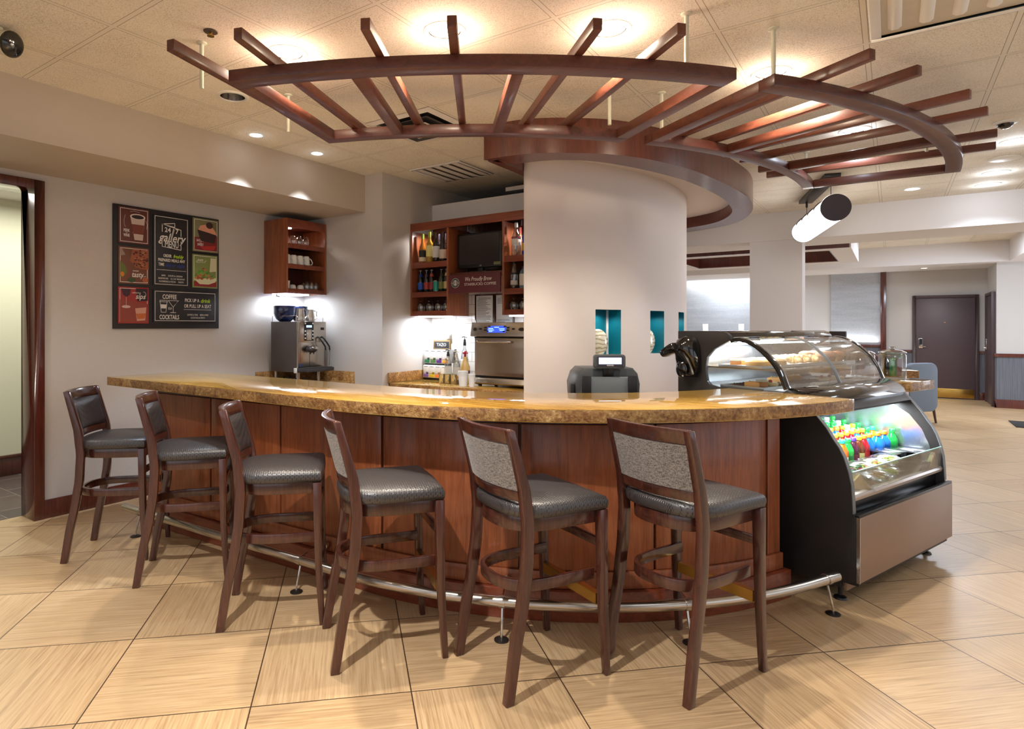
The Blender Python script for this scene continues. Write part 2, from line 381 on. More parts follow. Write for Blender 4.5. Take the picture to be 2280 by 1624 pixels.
def vinyl():
    m = N('perforated_black_vinyl'); v = m.coord('Object', (95, 95, 95)); sp = m.n('ShaderNodeSeparateXYZ'); m.l(v, sp.inputs[0])
    row = m.math('PINGPONG', m.math('FLOOR', sp.outputs[1]), 1); zz = m.math('PINGPONG', m.math('FLOOR', sp.outputs[2]), 1)
    fx = m.math('FRACT', m.math('ADD', m.math('MULTIPLY_ADD', row, .5, sp.outputs[0]), m.math('MULTIPLY', zz, .5))); fy = m.math('FRACT', sp.outputs[1])
    dx = m.math('SUBTRACT', fx, .5); dy = m.math('SUBTRACT', fy, .5); r = m.math('SQRT', m.math('ADD', m.math('MULTIPLY', dx, dx), m.math('MULTIPLY', dy, dy)))
    dot = m.math('SMOOTH_MIN', r, .32, .1)
    c = m.ramp(dot, [(.12, lin((6, 6, 7))), (.28, lin((54, 50, 51)))])
    m.set(base=c, rough=.4, spec=.9); m.bump(dot, .9, .004); return m.m
M['vinyl'] = vinyl()
def tweed():
    m = N('grey_tweed_fabric'); a = m.noise(m.coord('Object', (60, 60, 420)), 1, 2); b = m.noise(m.coord('Object', (420, 420, 50)), 1, 2)
    f = m.math('MULTIPLY_ADD', a, .5, m.math('MULTIPLY', b, .5))
    m.set(base=m.ramp(f, [(.4, lin((72, 66, 62))), (.6, lin((150, 142, 136)))]), rough=.9, sheen=.2); m.bump(f, .4, .002); return m.m
M['tweed'] = tweed()
def subway():
    m = N('white_subway_tile'); v = m.coord('World', (1, 1, 1), (PI/2, 0, 0))
    br = m.n('ShaderNodeTexBrick', offset=.5); m.l(v, br.inputs[0]); br.inputs['Scale'].default_value = 1; br.inputs['Mortar Size'].default_value = .0022
    br.inputs['Brick Width'].default_value = .2; br.inputs['Row Height'].default_value = .098
    br.inputs['Color1'].default_value = (*lin((226, 222, 216)), 1); br.inputs['Color2'].default_value = (*lin((220, 216, 210)), 1); br.inputs['Mortar'].default_value = (*lin((150, 140, 132)), 1)
    m.set(base=br.outputs[0], rough=.14, coat=.3); return m.m
M['subway'] = subway()
def marble():
    m = N('swirled_cream_glaze'); w_ = m.n('ShaderNodeTexWave', bands_direction='Z'); m.l(m.coord('Object', (1, 1, 1)), w_.inputs[0]); w_.inputs['Scale'].default_value = 9; w_.inputs['Distortion'].default_value = 6; w_.inputs['Detail'].default_value = 3
    m.set(base=m.ramp(w_.outputs[1], [(.0, lin((176, 160, 126))), (.35, lin((232, 222, 196))), (1, lin((240, 234, 216)))]), rough=.12, coat=.5); return m.m
M['marble'] = marble()
M['taupe'] = plain('taupe_laminate', (150, 124, 106), .42, .25, .04, 0, 3)
M['case_black'] = plain('black_textured_panel', (32, 27, 26), .5, 0, .25, 0, 260)
M['liner'] = plain('stainless_case_liner', (190, 196, 200), .22, .9, .04)
M['tray'] = plain('steel_tray', (190, 192, 194), .3, .9, .04)
M['led'] = emit('cool_led', (226, 240, 255), 14)
M['led_soft'] = emit('under_cabinet_led', (225, 238, 255), 10)
M['lamp_warm'] = emit('warm_lamp', (255, 230, 180), 9)
M['lamp_cool'] = emit('cool_lamp', (232, 240, 255), 8)
M['lamp_tube'] = emit('pendant_diffuser', (255, 252, 248), 5)
M['candle'] = emit('table_lamp_glow', (255, 250, 240), 2.4)
M['blue_lcd'] = emit('blue_display', (40, 70, 255), 1.6, (.02, .02, .1))
M['lcd_text'] = emit('display_text', (120, 160, 255), 2.5, (.1, .1, .3))
M['pale_lcd'] = emit('pale_display', (170, 200, 240), .9, (.4, .5, .6))
M['board'] = plain('black_board', (27, 25, 28), .55, 0, .12)
M['chalk'] = plain('white_print', (226, 220, 214), .6, 0, .02)
M['lime'] = plain('lime_print', (178, 214, 40), .6, 0, .02)
M['navy'] = plain('blue_print', (40, 58, 140), .6, 0, .05)
def C(rgb, rough=.5, name=None, coat=0): 
    k = ('c', rgb, rough, coat)
    if k not in M: M[k] = plain(name or 'colour_%d_%d_%d' % rgb, rgb, rough, 0, .05, coat)
    return M[k]
# ---------------------------------------------------------------- room shell
ZC = 2.943; XL = -5.15
CCX, CCY, CR = -4.74, 6.25, 3.006                       # curved wall: centre and radius
b = MB(); b.box(-5.36, 4.6, -4, 16.5, -.06, 0); struct(b.build('floor', M['floor'], flat=True))
b = MB(); b.box(-8.2, -5.36, -2, 6.2, -.06, 0); struct(b.build('floor_hallway', M['slate'], flat=True))
# recessed fixtures cut out of the ceiling: x, y, radius
CANS = {'d1': (-2.695, 2.221, .085), 'd2': (-1.846, 2.524, .085), 'd3': (-1.161, 3.002, .085), 'd4': (-.582, 4.075, .085), 'off': (-3.49, 2.427, .08),
        's1': (-4.037, 3.648, .05), 's2': (-4.036, 3.018, .05), 'd5': (-.233, 5.633, .085), 'd6': (.811, 6.726, .08), 'd7': (.82, 7.985, .085), 'd8': (.821, 8.618, .085), 's3': (.177, 8.4, .07)}
bm = bmesh.new(); edges = []
def loop(pts):
    vs = [bm.verts.new((x, y, ZC)) for x, y in pts]
    for i in range(len(vs)): edges.append(bm.edges.new((vs[i], vs[(i+1) % len(vs)])))
loop([(-5.36, -4), (4.6, -4), (4.6, 16.5), (-5.36, 16.5)])
for x, y, r in CANS.values(): loop([(x+r*math.cos(2*PI*k/24), y+r*math.sin(2*PI*k/24)) for k in range(24)])
bmesh.ops.triangle_fill(bm, edges=edges, use_beauty=True)
for f in bm.faces:
    if f.normal.z > 0: f.normal_flip()
me = bpy.data.meshes.new('ceiling'); bm.to_mesh(me); bm.free(); me.materials.append(M['ceiling'])
o = bpy.data.objects.new('ceiling', me); COL.objects.link(o); struct(o)
# left wall with the doorway to the hall
b = MB(); b.box(-5.36, XL, 1.95, 5.3, 0, ZC); b.box(-5.36, XL, .55, 1.95, 2.518, ZC); b.box(-5.36, XL, -4, .55, 0, ZC); struct(b.build('wall_left', M['wall'], flat=True))
b = MB(); b.box(-5.37, XL+.022, 1.885, 1.955, 0, 2.525); b.box(-5.37, XL+.022, .55, 1.885, 2.458, 2.525); b.box(-5.37, XL+.022, .48, .55, 0, 2.525)
struct(b.build('trim_1', M['frame'], bevel=.003))
b = MB(); b.box(XL, XL+.018, 1.956, 4.46, 0, .14); struct(b.build('baseboard_left', M['frame'], bevel=.003))
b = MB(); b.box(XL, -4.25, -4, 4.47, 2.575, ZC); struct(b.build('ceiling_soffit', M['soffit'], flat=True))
# hall behind the doorway
b = MB(); b.box(-7.05, -6.93, -2, 6.2, 0, 2.68); struct(b.build('wall_hallway', M['hallwall'], flat=True))
b = MB(); b.box(-6.93, -6.905, -2, 6.2, 0, .17); b.box(-6.93, -6.895, -2, 6.2, .17, .2); struct(b.build('baseboard_hallway', M['espresso'], bevel=.004))
b = MB(); b.box(-7.05, -5.36, -2, 6.2, 2.665, 2.72); struct(b.build('ceiling_hallway', M['white'], flat=True))
b = MB(); b.box(-7.05, -5.37, 6.1, 6.2, 0, 2.68); b.box(-7.05, -5.37, -2, -1.9, 0, 2.68); struct(b.build('wall_hallway_ends', M['hallwall'], flat=True))
# pier and back wall behind the bar
b = MB(); b.box(XL, -4.02, 4.47, 6.4, 0, ZC); struct(b.build('wall_pier', M['wall'], flat=True))
b = MB(); b.box(-4.02, -1.9, 5.27, 5.42, 0, 2.742); struct(b.build('wall_back', M['drywall'], flat=True))
b = MB(); b.box(-4.019, -2.41, 5.262, 5.27, .885, 2.45); struct(b.build('trim_2', M['subway'], flat=True))
b = MB(); b.box(-4.02, -2.0, 6.4, 6.5, 0, ZC); struct(b.build('wall_plenum', C((60, 54, 50)), flat=True))
# curved wall with three niches
b = MB(); A0, A1 = -38.9, 62; ZT = 2.82
NI = [(-25.8, -20.0), (-11.6, -6.3), (1.8, 7.2)]; NZ0, NZ1 = 1.185, 1.585
def cp(a, r=CR): a = math.radians(a); return (CCX+r*math.cos(a), CCY+r*math.sin(a))
angs = sorted(set([A0+(A1-A0)*k/64 for k in range(65)] + [q for n_ in NI for q in n_]))
for a, c in zip(angs, angs[1:]):
    mid = (a+c)/2; hole = any(n0 < mid < n1 for n0, n1 in NI)
    for z0, z1 in ([(0, NZ0), (NZ1, ZT)] if hole else [(0, NZ0), (NZ0, NZ1), (NZ1, ZT)]):
        p, q = cp(a), cp(c); b.quad((*p, z0), (*q, z0), (*q, z1), (*p, z1))
p = cp(A0); b.quad((*p, 0), (*p, ZT), (p[0], 5.27, ZT), (p[0], 5.27, 0))
colw = struct(b.build('wall_column', M['column'], ang=20))
for n0, n1 in NI:
    b = MB(); k = 6; dep = .16
    for i in range(k):
        a, c = n0+(n1-n0)*i/k, n0+(n1-n0)*(i+1)/k; p, q, P, Q = cp(a), cp(c), cp(a, CR-dep), cp(c, CR-dep)
        b.quad((*P, NZ0), (*Q, NZ0), (*Q, NZ1), (*P, NZ1)); b.quad((*p, NZ1), (*q, NZ1), (*Q, NZ1), (*P, NZ1)); b.quad((*p, NZ0), (*P, NZ0), (*Q, NZ0), (*q, NZ0), mi=1)
    for a in (n0, n1): p, P = cp(a), cp(a, CR-dep); b.quad((*p, NZ0), (*p, NZ1), (*P, NZ1), (*P, NZ0))
    b.build('niche', [M['teal'], M['white']], colw, recalc=False)
    am = (n0+n1)/2; q = cp(am, CR-.05)
    l = spot('niche_light', (*cp(am, CR-.06), NZ1-.012), 1.6, (1, .97, .9), 150, .5, .02)
# curved wooden header and the flat soffit inside it
HO = smooth([(-2.48, 3.89, 0), (-2.35, 3.895, 0), (-2.2, 3.92, 0), (-2.03, 3.99, 0), (-1.87, 4.105, 0), (-1.66, 4.3, 0), (-1.475, 4.6, 0), (-1.31, 5.06, 0), (-1.22, 5.54, 0), (-1.15, 6.15, 0), (-1.135, 6.7, 0), (-1.25, 7.4, 0), (-1.52, 8.03, 0), (-1.93, 8.36, 0), (-2.5, 8.55, 0), (-3.2, 8.55, 0)], 72)
HI = smooth([(-2.36, 4.14, 0), (-2.26, 4.145, 0), (-2.15, 4.17, 0), (-2.03, 4.22, 0), (-1.88, 4.35, 0), (-1.75, 4.545, 0), (-1.58, 4.95, 0), (-1.43, 5.5, 0), (-1.355, 6.14, 0), (-1.345, 6.66, 0), (-1.43, 7.3, 0), (-1.68, 7.82, 0), (-2.05, 8.08, 0), (-2.5, 8.2, 0), (-3.2, 8.2, 0)], 72)
b = MB(); b.ribbon(HO, HI, 2.69, ZC)
b.box(-2.48, -2.405, 3.95, 4.56, 2.69, ZC)
tag(b.build('curved_header', M['mahog'], ang=30), 'dark red wood curved header hung under the ceiling around the white column', 'header')
b = MB(); bmv = [(p.x, p.y) for p in HI] + [(-3.2, 5.43), (-2.39, 5.43), (-2.39, 4.37)]
b.prism(bmv, 2.82, 2.86); struct(b.build('ceiling_column_soffit', M['column'], flat=True))
# far beam, pier under it, far room
b = MB(); b.box(-3.3, 4.6, 9.1, 10.0, 2.575, ZC); struct(b.build('ceiling_beam', M['drywall'], flat=True))
b = MB(); b.box(-1.56, -.943, 9.12, 9.45, 0, 2.575); struct(b.build('wall_pier_far', M['drywall'], flat=True))
b = MB(); b.box(-5.3, 1.5, 15.82, 16.0, 0, ZC); struct(b.build('wall_far', M['farwall'], flat=True))
b = MB(); b.box(1.5, 4.6, 14.55, 16.0, 0, ZC); struct(b.build('wall_far_right', M['farwall'], flat=True))
b = MB(); b.box(-5.3, 4.6, 14.3, 15.82, 2.575, ZC); b.box(1.64, 4.6, 10.0, 14.3, 2.575, ZC); struct(b.build('ceiling_bulkhead', M['drywall'], flat=True))
b = MB(); b.box(4.5, 4.6, -4, 14.6, 0, ZC); struct(b.build('wall_right', M['drywall'], flat=True))
b = MB(); b.box(-5.36, 4.6, -4.1, -4, 0, ZC); struct(b.build('wall_front', M['drywall'], flat=True))
b = MB(); b.box(-5.46, -5.3, 6.4, 16, 0, ZC); struct(b.build('wall_far_left', M['farwall'], flat=True))
# wall finishes on the far wall
b = MB(); b.box(-4.4, -2.45, 15.79, 15.82, 1.04, 2.575); struct(b.build('trim_3', M['silver'], flat=True))
b = MB(); b.box(-1.09, -.2, 15.79, 15.82, 1.06, 2.575); struct(b.build('trim_4', M['silver'], flat=True))
b = MB(); b.box(-.2, -.1, 15.72, 15.82, 0, 2.575); struct(b.build('trim_5', M['frame'], bevel=.005))
b = MB(); b.box(-1.3, -.2, 15.77, 15.82, 1.0, 1.06); b.box(-5.3, -1.3, 15.77, 15.82, 1.0, 1.04); struct(b.build('trim_6', M['frame'], bevel=.004))
b = MB()
for x0, x1 in ((-.1, .345), (1.36, 1.5)): b.box(x0, x1, 15.785, 15.82, .9, .96)
b.box(1.54, 4.5, 14.515, 14.55, .9, .96); b.box(1.465, 1.5, 15.62, 15.785, .9, .96); b.box(1.465, 1.54, 14.515, 14.64, .9, .96); struct(b.build('trim_7', M['frame'], bevel=.004))
b = MB()
for x0, x1 in ((-.1, .345), (1.36, 1.5)): b.box(x0, x1, 15.8, 15.82, .15, .9)
b.box(-5.3, -.2, 15.8, 15.82, .15, 1.0); b.box(1.5, 4.5, 14.535, 14.55, .15, .9); b.box(1.485, 1.5, 14.55, 14.64, .15, .9); struct(b.build('trim_8', M['wainscot'], flat=True))
b = MB()
for x0, x1 in ((-5.3, .345), (1.36, 1.5)): b.box(x0, x1, 15.79, 15.82, 0, .15)
b.box(1.47, 4.5, 14.52, 14.55, 0, .15); b.box(1.47, 1.5, 14.52, 14.64, 0, .15); struct(b.build('baseboard_far', M['frame'], bevel=.004))
# dropped ceiling box with a wood lined opening
b = MB(); z0 = 2.575
for x0, x1, y0, y1 in ((-5, -3.1, 10.52, 13.0), (-.755, -.48, 10.52, 13.0), (-3.1, -.755, 10.52, 10.8), (-3.1, -.755, 12.73, 13.0)): b.box(x0, x1, y0, y1, z0, ZC)
ob = struct(b.build('ceiling_coffer', M['drywall'], flat=True))
b = MB(); b.box(-5, -.5, 10.5, 10.52, z0, z0+.09); b.box(-5, -.5, 10.5, 10.52, z0+.12, z0+.2); struct(b.build('trim_9', M['frame']))
b = MB()
for x0, x1, y0, y1 in ((-3.1, -3.08, 10.8, 12.73), (-.775, -.755, 10.8, 12.73), (-3.08, -.775, 10.8, 10.82), (-3.08, -.775, 12.71, 12.73)): b.box(x0, x1, y0, y1, z0+.01, z0+.2)
struct(b.build('trim_10', M['frame']))
# doors
def door(name, parent_loc, rz, wd, hd, label, kick=True):
    t = struct(bpy.data.objects.new(name, None)); COL.objects.link(t); t.location = parent_loc; t.rotation_euler = (0, 0, rz)
    R = rootmat(t); D = C((86, 70, 74), .4, 'door_brown')
    def mk(nm, mat, *boxes, bev=.003):
        q = MB(); q.X = R
        for x in boxes: q.box(*x)
        return q.build(nm, mat, t, bevel=bev)
    f = .055
    mk('door_frame', C((74, 58, 60), .4, 'door_frame_brown'), (-wd/2-f, -wd/2, -.03, .05, 0, hd+f), (wd/2, wd/2+f, -.03, .05, 0, hd+f), (-wd/2, wd/2, -.03, .05, hd, hd+f))
    mk('door_leaf', D, (-wd/2+.004, wd/2-.004, -.012, .02, .01, hd-.004))
    if kick: mk('kick_plate', M['brass'], (-wd/2+.02, wd/2-.02, -.016, -.012, .02, .2))
    h = mk('door_lock', M['chrome'], (-wd/2+.05, -wd/2+.115, -.03, -.012, 1.0, 1.2)); 
    q = MB(); q.X = R; q.box(-wd/2+.055, -wd/2+.11, -.034, -.03, 1.07, 1.19); q.build('card_reader', M['black'], h)
    q = MB(); q.X = R; q.tube([(-wd/2+.085, -.03, 1.03), (-wd/2+.085, -.065, 1.03), (-wd/2+.16, -.065, 1.03)], .009, 8); q.build('lever_handle', M['chrome'], h)
    q = MB(); q.X = R; q.lathe([(.012, 0), (.012, .006), (0, .006)], (0, -.012, 1.52), 10, 0, Matrix.Rotation(PI/2, 4, 'X')); q.build('peephole', M['brass'], t)
    return t
d1 = door('door_1', (.852, 15.79, 0), 0, .93, 2.01, '')
d2 = door('door_2', (1.47, 15.13, 0), -PI/2, .86, 2.01, '', False)
# ---------------------------------------------------------------- bar
BX, BY = -2.42, 4.62                                     # centre of the bar's arc
def barline(r, xl, a1, slope=0, n=44):
    pts = [(xl + (BX-xl)*k/10, BY-r-slope*(BX-(xl+(BX-xl)*k/10))) for k in range(10)]
    for k in range(n+1):
        a = math.radians(-90 + (a1+90)*k/n); pts.append((BX+r*math.cos(a), BY+r*math.sin(a)))
    return pts
b = MB(); b.ribbon(barline(2.42, -4.70, -20.69), barline(1.74, -4.72, -20.95), 1.007, 1.07, 1, 0)
tag(b.build('bar_countertop', [M['granite'], M['granite_edge']], bevel=.004, ang=30), 'golden granite bar countertop, long and curving toward the glass case', 'countertop')
bar = thing('bar', 'red brown wood panelled front of the bar under the granite top', 'bar', (BX, 2.6, 0))
b = MB(); b.ribbon(barline(2.12, -4.36, -25, .05), barline(1.86, -4.36, -25, .05), 0, 1.006); b.build('carcass', M['mahog'], bar, ang=30)
def seg(r, p, q, n=10):                                  # p, q: ('x', value) on the straight part or ('a', degrees) on the arc
    def s_(t): return t[1] if t[0] == 'x' else BX + 2.13*(t[1]+90)*PI/180
    out = []
    for k in range(n+1):
        s = s_(p)+(s_(q)-s_(p))*k/n
        if s <= BX: out.append((s, BY-r-.05*(BX-s)))
        else: a = -PI/2+(s-BX)/2.13; out.append((BX+r*math.cos(a), BY+r*math.sin(a)))
    return out
cuts = [('x', -4.355), ('x', -3.72), ('x', -3.04), ('a', -85.2), ('a', -64.6), ('a', -46.6), ('a', -28.2), ('a', -25.1)]
def shift(t, d): return (t[0], t[1]+(d if t[0] == 'x' else math.degrees(d/2.13)))
for k, (p, q) in enumerate(zip(cuts, cuts[1:])):
    A, B_ = seg(2.138, shift(p, .008), shift(q, -.008)), seg(2.121, shift(p, .008), shift(q, -.008))
    b = MB(); b.ribbon(A, B_, .236, .955); b.build('panel', M['cherry'], bar, bevel=.002, ang=30)
b = MB(); b.ribbon(seg(2.132, cuts[0], cuts[-1], 50), seg(2.121, cuts[0], cuts[-1], 50), .958, 1.0055); b.build('top_rail', M['mahog'], bar, ang=30)
b = MB(); b.ribbon(seg(2.152, cuts[0], cuts[-1], 50), seg(2.121, cuts[0], cuts[-1], 50), .15, .234); b.build('skirting_board', M['cherry'], bar, bevel=.003, ang=30)
b = MB(); b.ribbon(seg(2.18, ('x', -4.37), ('a', -24.4), 50), seg(2.121, ('x', -4.37), ('a', -24.4), 50), 0, .148); b.build('plinth', M['cherry_lying'], bar, bevel=.004, ang=30)
# low work counter behind the bar
b = MB(); arc = lambda r, a0, a1, n=20: [(BX+r*math.cos(math.radians(a0+(a1-a0)*k/n)), BY+r*math.sin(math.radians(a0+(a1-a0)*k/n))) for k in range(n+1)]
b.ribbon(arc(1.73, -88, -26), arc(1.12, -88, -26), .82, .86, 0)
wc = b.build('work_counter', M['steel'], ang=30); tag(wc, 'low steel work counter hidden behind the bar, under the cash register', 'counter')
b = MB(); b.ribbon(arc(1.66, -88, -26), arc(1.2, -88, -26), 0, .82); b.build('cabinet', M['mahog'], wc, ang=30)
# foot rail
rail = thing('foot_rail', 'polished steel foot rail running along the floor in front of the bar', 'foot rail', (BX, 2.2, 0))
RP = [(x, y, .165) for x, y in [( -4.40 + 1.98*k/10, 2.18+.075*k/10) for k in range(10)]] + [(BX+2.365*math.cos(math.radians(a)), BY+2.365*math.sin(math.radians(a)), .165) for a in [-90+63.5*k/40 for k in range(41)]]
e0 = Vector(RP[-1]); e1 = (e0-Vector(RP[-2])).normalized()
RP += [tuple(e0+e1*.08), tuple(e0+e1*.16)]
b = MB(); b.tube(RP, .0255, 16); b.build('rail', M['steel'], rail)
def railpt(k): p = Vector(RP[k]); d = (Vector(RP[min(k+1, len(RP)-1)])-Vector(RP[max(k-1, 0)])).normalized(); return p, d, Vector((d.y, -d.x, 0))
for k in (1, 9, 25, 38, 51):
    p, d, out = railpt(k)
    b = MB(); b.tube([p-d*.014, p+d*.014], .029, 16); br = b.build('bracket', M['steel'], rail)
    b = MB(); f0 = p+out*.03; f0.z = 0
    b.tube([p-Vector((0, 0, .024)), p+out*.012-Vector((0, 0, .07)), f0+Vector((0, 0, .03)), f0+Vector((0, 0, .006))], .006, 8); b.build('leg', M['chrome'], br)
    b = MB(); b.lathe([(.034, 0), (.034, .005), (.018, .011), (0, .012)], f0, 16); b.build('floor_flange', M['dark_steel'], br)
    w0 = p-out*(.19 if k > 1 else .13)
    if 1 < k < 51:
        wq = Vector((w0.x, w0.y, .19))
        b = MB(); b.tube([p+Vector((0, 0, .02)), p-out*.06+Vector((0, 0, .03)), wq], .005, 8); b.build('wall_strut', M['chrome'], br)
        b = MB(); b.tube([wq-out*.006, wq+out*.012], .022, 14); b.build('wall_flange', M['chrome'], br)
# ---------------------------------------------------------------- stools
def legline(pts, w, h0, h1):                             # tapered square leg in the local yz plane at x
    return pts
def back_y(z):
    T = [(0, -.235), (.19, -.205), (.35, -.172), (.5, -.15), (.66, -.142), (.8, -.158), (.92, -.19), (1.045, -.225)]
    for (a, ya), (c, yc) in zip(T, T[1:]):
        if z <= c: return ya+(yc-ya)*(z-a)/(c-a)
    return T[-1][1]
def make_stool():
    t = thing('bar_stool', 'stool', 'bar stool')
    for sx in (-1, 1):
        zs = [0, .1, .19, .28, .35, .43, .5, .58, .66, .73, .8, .86, .92, .98, 1.043]
        sm = smooth([(sx*(.203-.008*z), back_y(z), z) for z in zs], 26)
        b = MB(); R = []
        for p in sm:
            q = .5+.5*min(1, p.z/.4) if p.z < .4 else 1; wx, wy = .033, .03+.016*q if p.z < .75 else .046-.014*(p.z-.75)/.3
            R.append([b.v((p.x+i*wx/2, p.y+j*wy/2, p.z)) for i, j in ((-1, -1), (1, -1), (1, 1), (-1, 1))])
        for u, w_ in zip(R, R[1:]):
            for k in range(4): b.f([u[k], u[(k+1) % 4], w_[(k+1) % 4], w_[k]])
        b.f(R[0][::-1]); b.f(R[-1]); b.build('leg', M['espresso'], t, bevel=.004)
    for sx in (-1, 1):
        b = MB(); R = []
        for z, y, s_ in ((0, .24, .027), (.12, .232, .030), (.3, .222, .034), (.5, .217, .037), (.69, .215, .040)):
            R.append([b.v((sx*(.208-.004*z)+i*s_/2, y+j*s_/2, z)) for i, j in ((-1, -1), (1, -1), (1, 1), (-1, 1))])
        for u, w_ in zip(R, R[1:]):
            for k in range(4): b.f([u[k], u[(k+1) % 4], w_[(k+1) % 4], w_[k]])
        b.f(R[0][::-1]); b.f(R[-1]); b.build('leg', M['espresso'], t, bevel=.004)
    def U(hw, yf, yb, n=22, pw=2.6):                     # plan of a bentwood hoop, open at the front
        out = [(hw, yf)]
        for k in range(n+1):
            a = PI*k/n; cx, sy = math.cos(a), math.sin(a)
            out.append((hw*abs(cx)**(2/pw)*(1 if cx > 0 else -1), .02-(.02-yb)*sy**(2/pw)))
        out.append((-hw, yf)); return out
    def hoop(name, hw, yf, yb, z0, z1, th, mat):
        o_, i_ = U(hw, yf, yb), U(hw-th, yf, yb+th); b = MB(); b.ribbon(o_, i_, z0, z1); return b.build(name, mat, t, bevel=.003, ang=35)
    ap = hoop('seat_frame', .19, .205, -.19, .63, .688, .022, M['espresso'])
    b = MB(); b.box(-.188, .188, .2, .222, .63, .688); b.build('front_rail', M['espresso'], t, bevel=.003)
    hoop('stretcher', .176, .205, -.205, .39, .436, .019, M['espresso'])
    b = MB(); b.box(-.19, .19, .206, .228, .53, .565); b.build('front_brace', M['espresso'], t, bevel=.002)
    fr = MB(); fr.box(-.188, .188, .208, .23, .29, .33); fr = fr.build('footrest', M['espresso'], t, bevel=.002)
    b = MB(); b.box(-.186, .186, .203, .207, .288, .333); b.box(-.186, .186, .203, .232, .331, .334); b.build('brass_plate', M['brass'], fr)
    # seat cushion
    out = U(.226, .236, -.2, 30, 3.0); out = out + [(-.226+.452*k/8, .236+.01*math.sin(PI*k/8)) for k in range(1, 8)]
    cx, cy = 0, .02; b = MB(); rings = []
    prof = [(0.93, .688), (.985, .694), (1.0, .712), (.995, .728), (.965, .741), (.88, .750), (.7, .757), (.45, .761), (.2, .763)]
    for s_, z in prof: rings.append([b.v((cx+(x-cx)*s_, cy+(y-cy)*s_, z)) for x, y in out])
    m = len(out)
    for u, w_ in zip(rings, rings[1:]):
        for k in range(m): b.f([u[k], u[(k+1) % m], w_[(k+1) % m], w_[k]])
    b.f(rings[0][::-1]); b.f(rings[-1]); b.build('seat_cushion', M['vinyl'], t, ang=60)
    # curved back: rails, upholstered panel
    def bow(z, x, off=0): return back_y(z)-.035*(1-(x/.19)**2)+off
    def shell(name, z0, z1, y0, y1, mat, hw=.188, nu=14, nv=6, puff=0, bev=0):
        b = MB(); F_, K_ = [], []
        for i in range(nu+1):
            x = -hw+2*hw*i/nu; f_, k_ = [], []
            for j in range(nv+1):
                z = z0+(z1-z0)*j/nv; q = puff*(max(0, 1-(2*i/nu-1)**4)*max(0, 1-(2*j/nv-1)**4))**.5
                f_.append(b.v((x, bow(z, x, y1+q), z))); k_.append(b.v((x, bow(z, x, y0), z)))
            F_.append(f_); K_.append(k_)
        for i in range(nu):
            for j in range(nv): b.f([F_[i+1][j], F_[i][j], F_[i][j+1], F_[i+1][j+1]]); b.f([K_[i][j], K_[i+1][j], K_[i+1][j+1], K_[i][j+1]])
            b.f([F_[i][0], F_[i+1][0], K_[i+1][0], K_[i][0]]); b.f([F_[i+1][nv], F_[i][nv], K_[i][nv], K_[i+1][nv]])
        for j in range(nv): b.f([F_[0][j], K_[0][j], K_[0][j+1], F_[0][j+1]]); b.f([K_[nu][j], F_[nu][j], F_[nu][j+1], K_[nu][j+1]])
        return b.build(name, mat, t, bevel=bev, ang=45)
    shell('crest_rail', .985, 1.046, -.014, .012, M['espresso'], .2, 16, 3, 0, .005)
    shell('lower_rail', .757, .8, -.013, .011, M['espresso'], .186, 14, 2, 0, .003)
    shell('back_cushion', .802, .984, -.002, .014, M['vinyl'], .184, 14, 10, .018)
    shell('back_fabric', .801, .985, -.016, -.004, M['tweed'], .184, 14, 6)
    return t
stool = make_stool()
SL = ['black vinyl bar stool nearest the doorway, leftmost of the row', 'black vinyl bar stool second from the left, angled under the counter', 'black vinyl bar stool third from the left, seen from the side',
      'bar stool fourth from the left, thin strip of grey fabric back showing', 'bar stool with grey tweed back second from the display case', 'bar stool nearest the display case, its grey tweed back turned to us']
SP = [(-4.05, 1.97, 43), (-3.385, 2.05, 50), (-2.55, 2.03, 45), (-1.89, 2.10, 52), (-1.255, 2.33, 62.5), (-.722, 2.712, 67.5)]
for i, (x, y, a) in enumerate(SP):
    s_ = stool if i == 0 else dup(stool, (0, 0, 0))
    s_.location = (x, y, 0); s_.rotation_euler = (0, 0, math.radians(a-90)); s_['label'] = SL[i]; s_['group'] = 'bar stools along the counter'
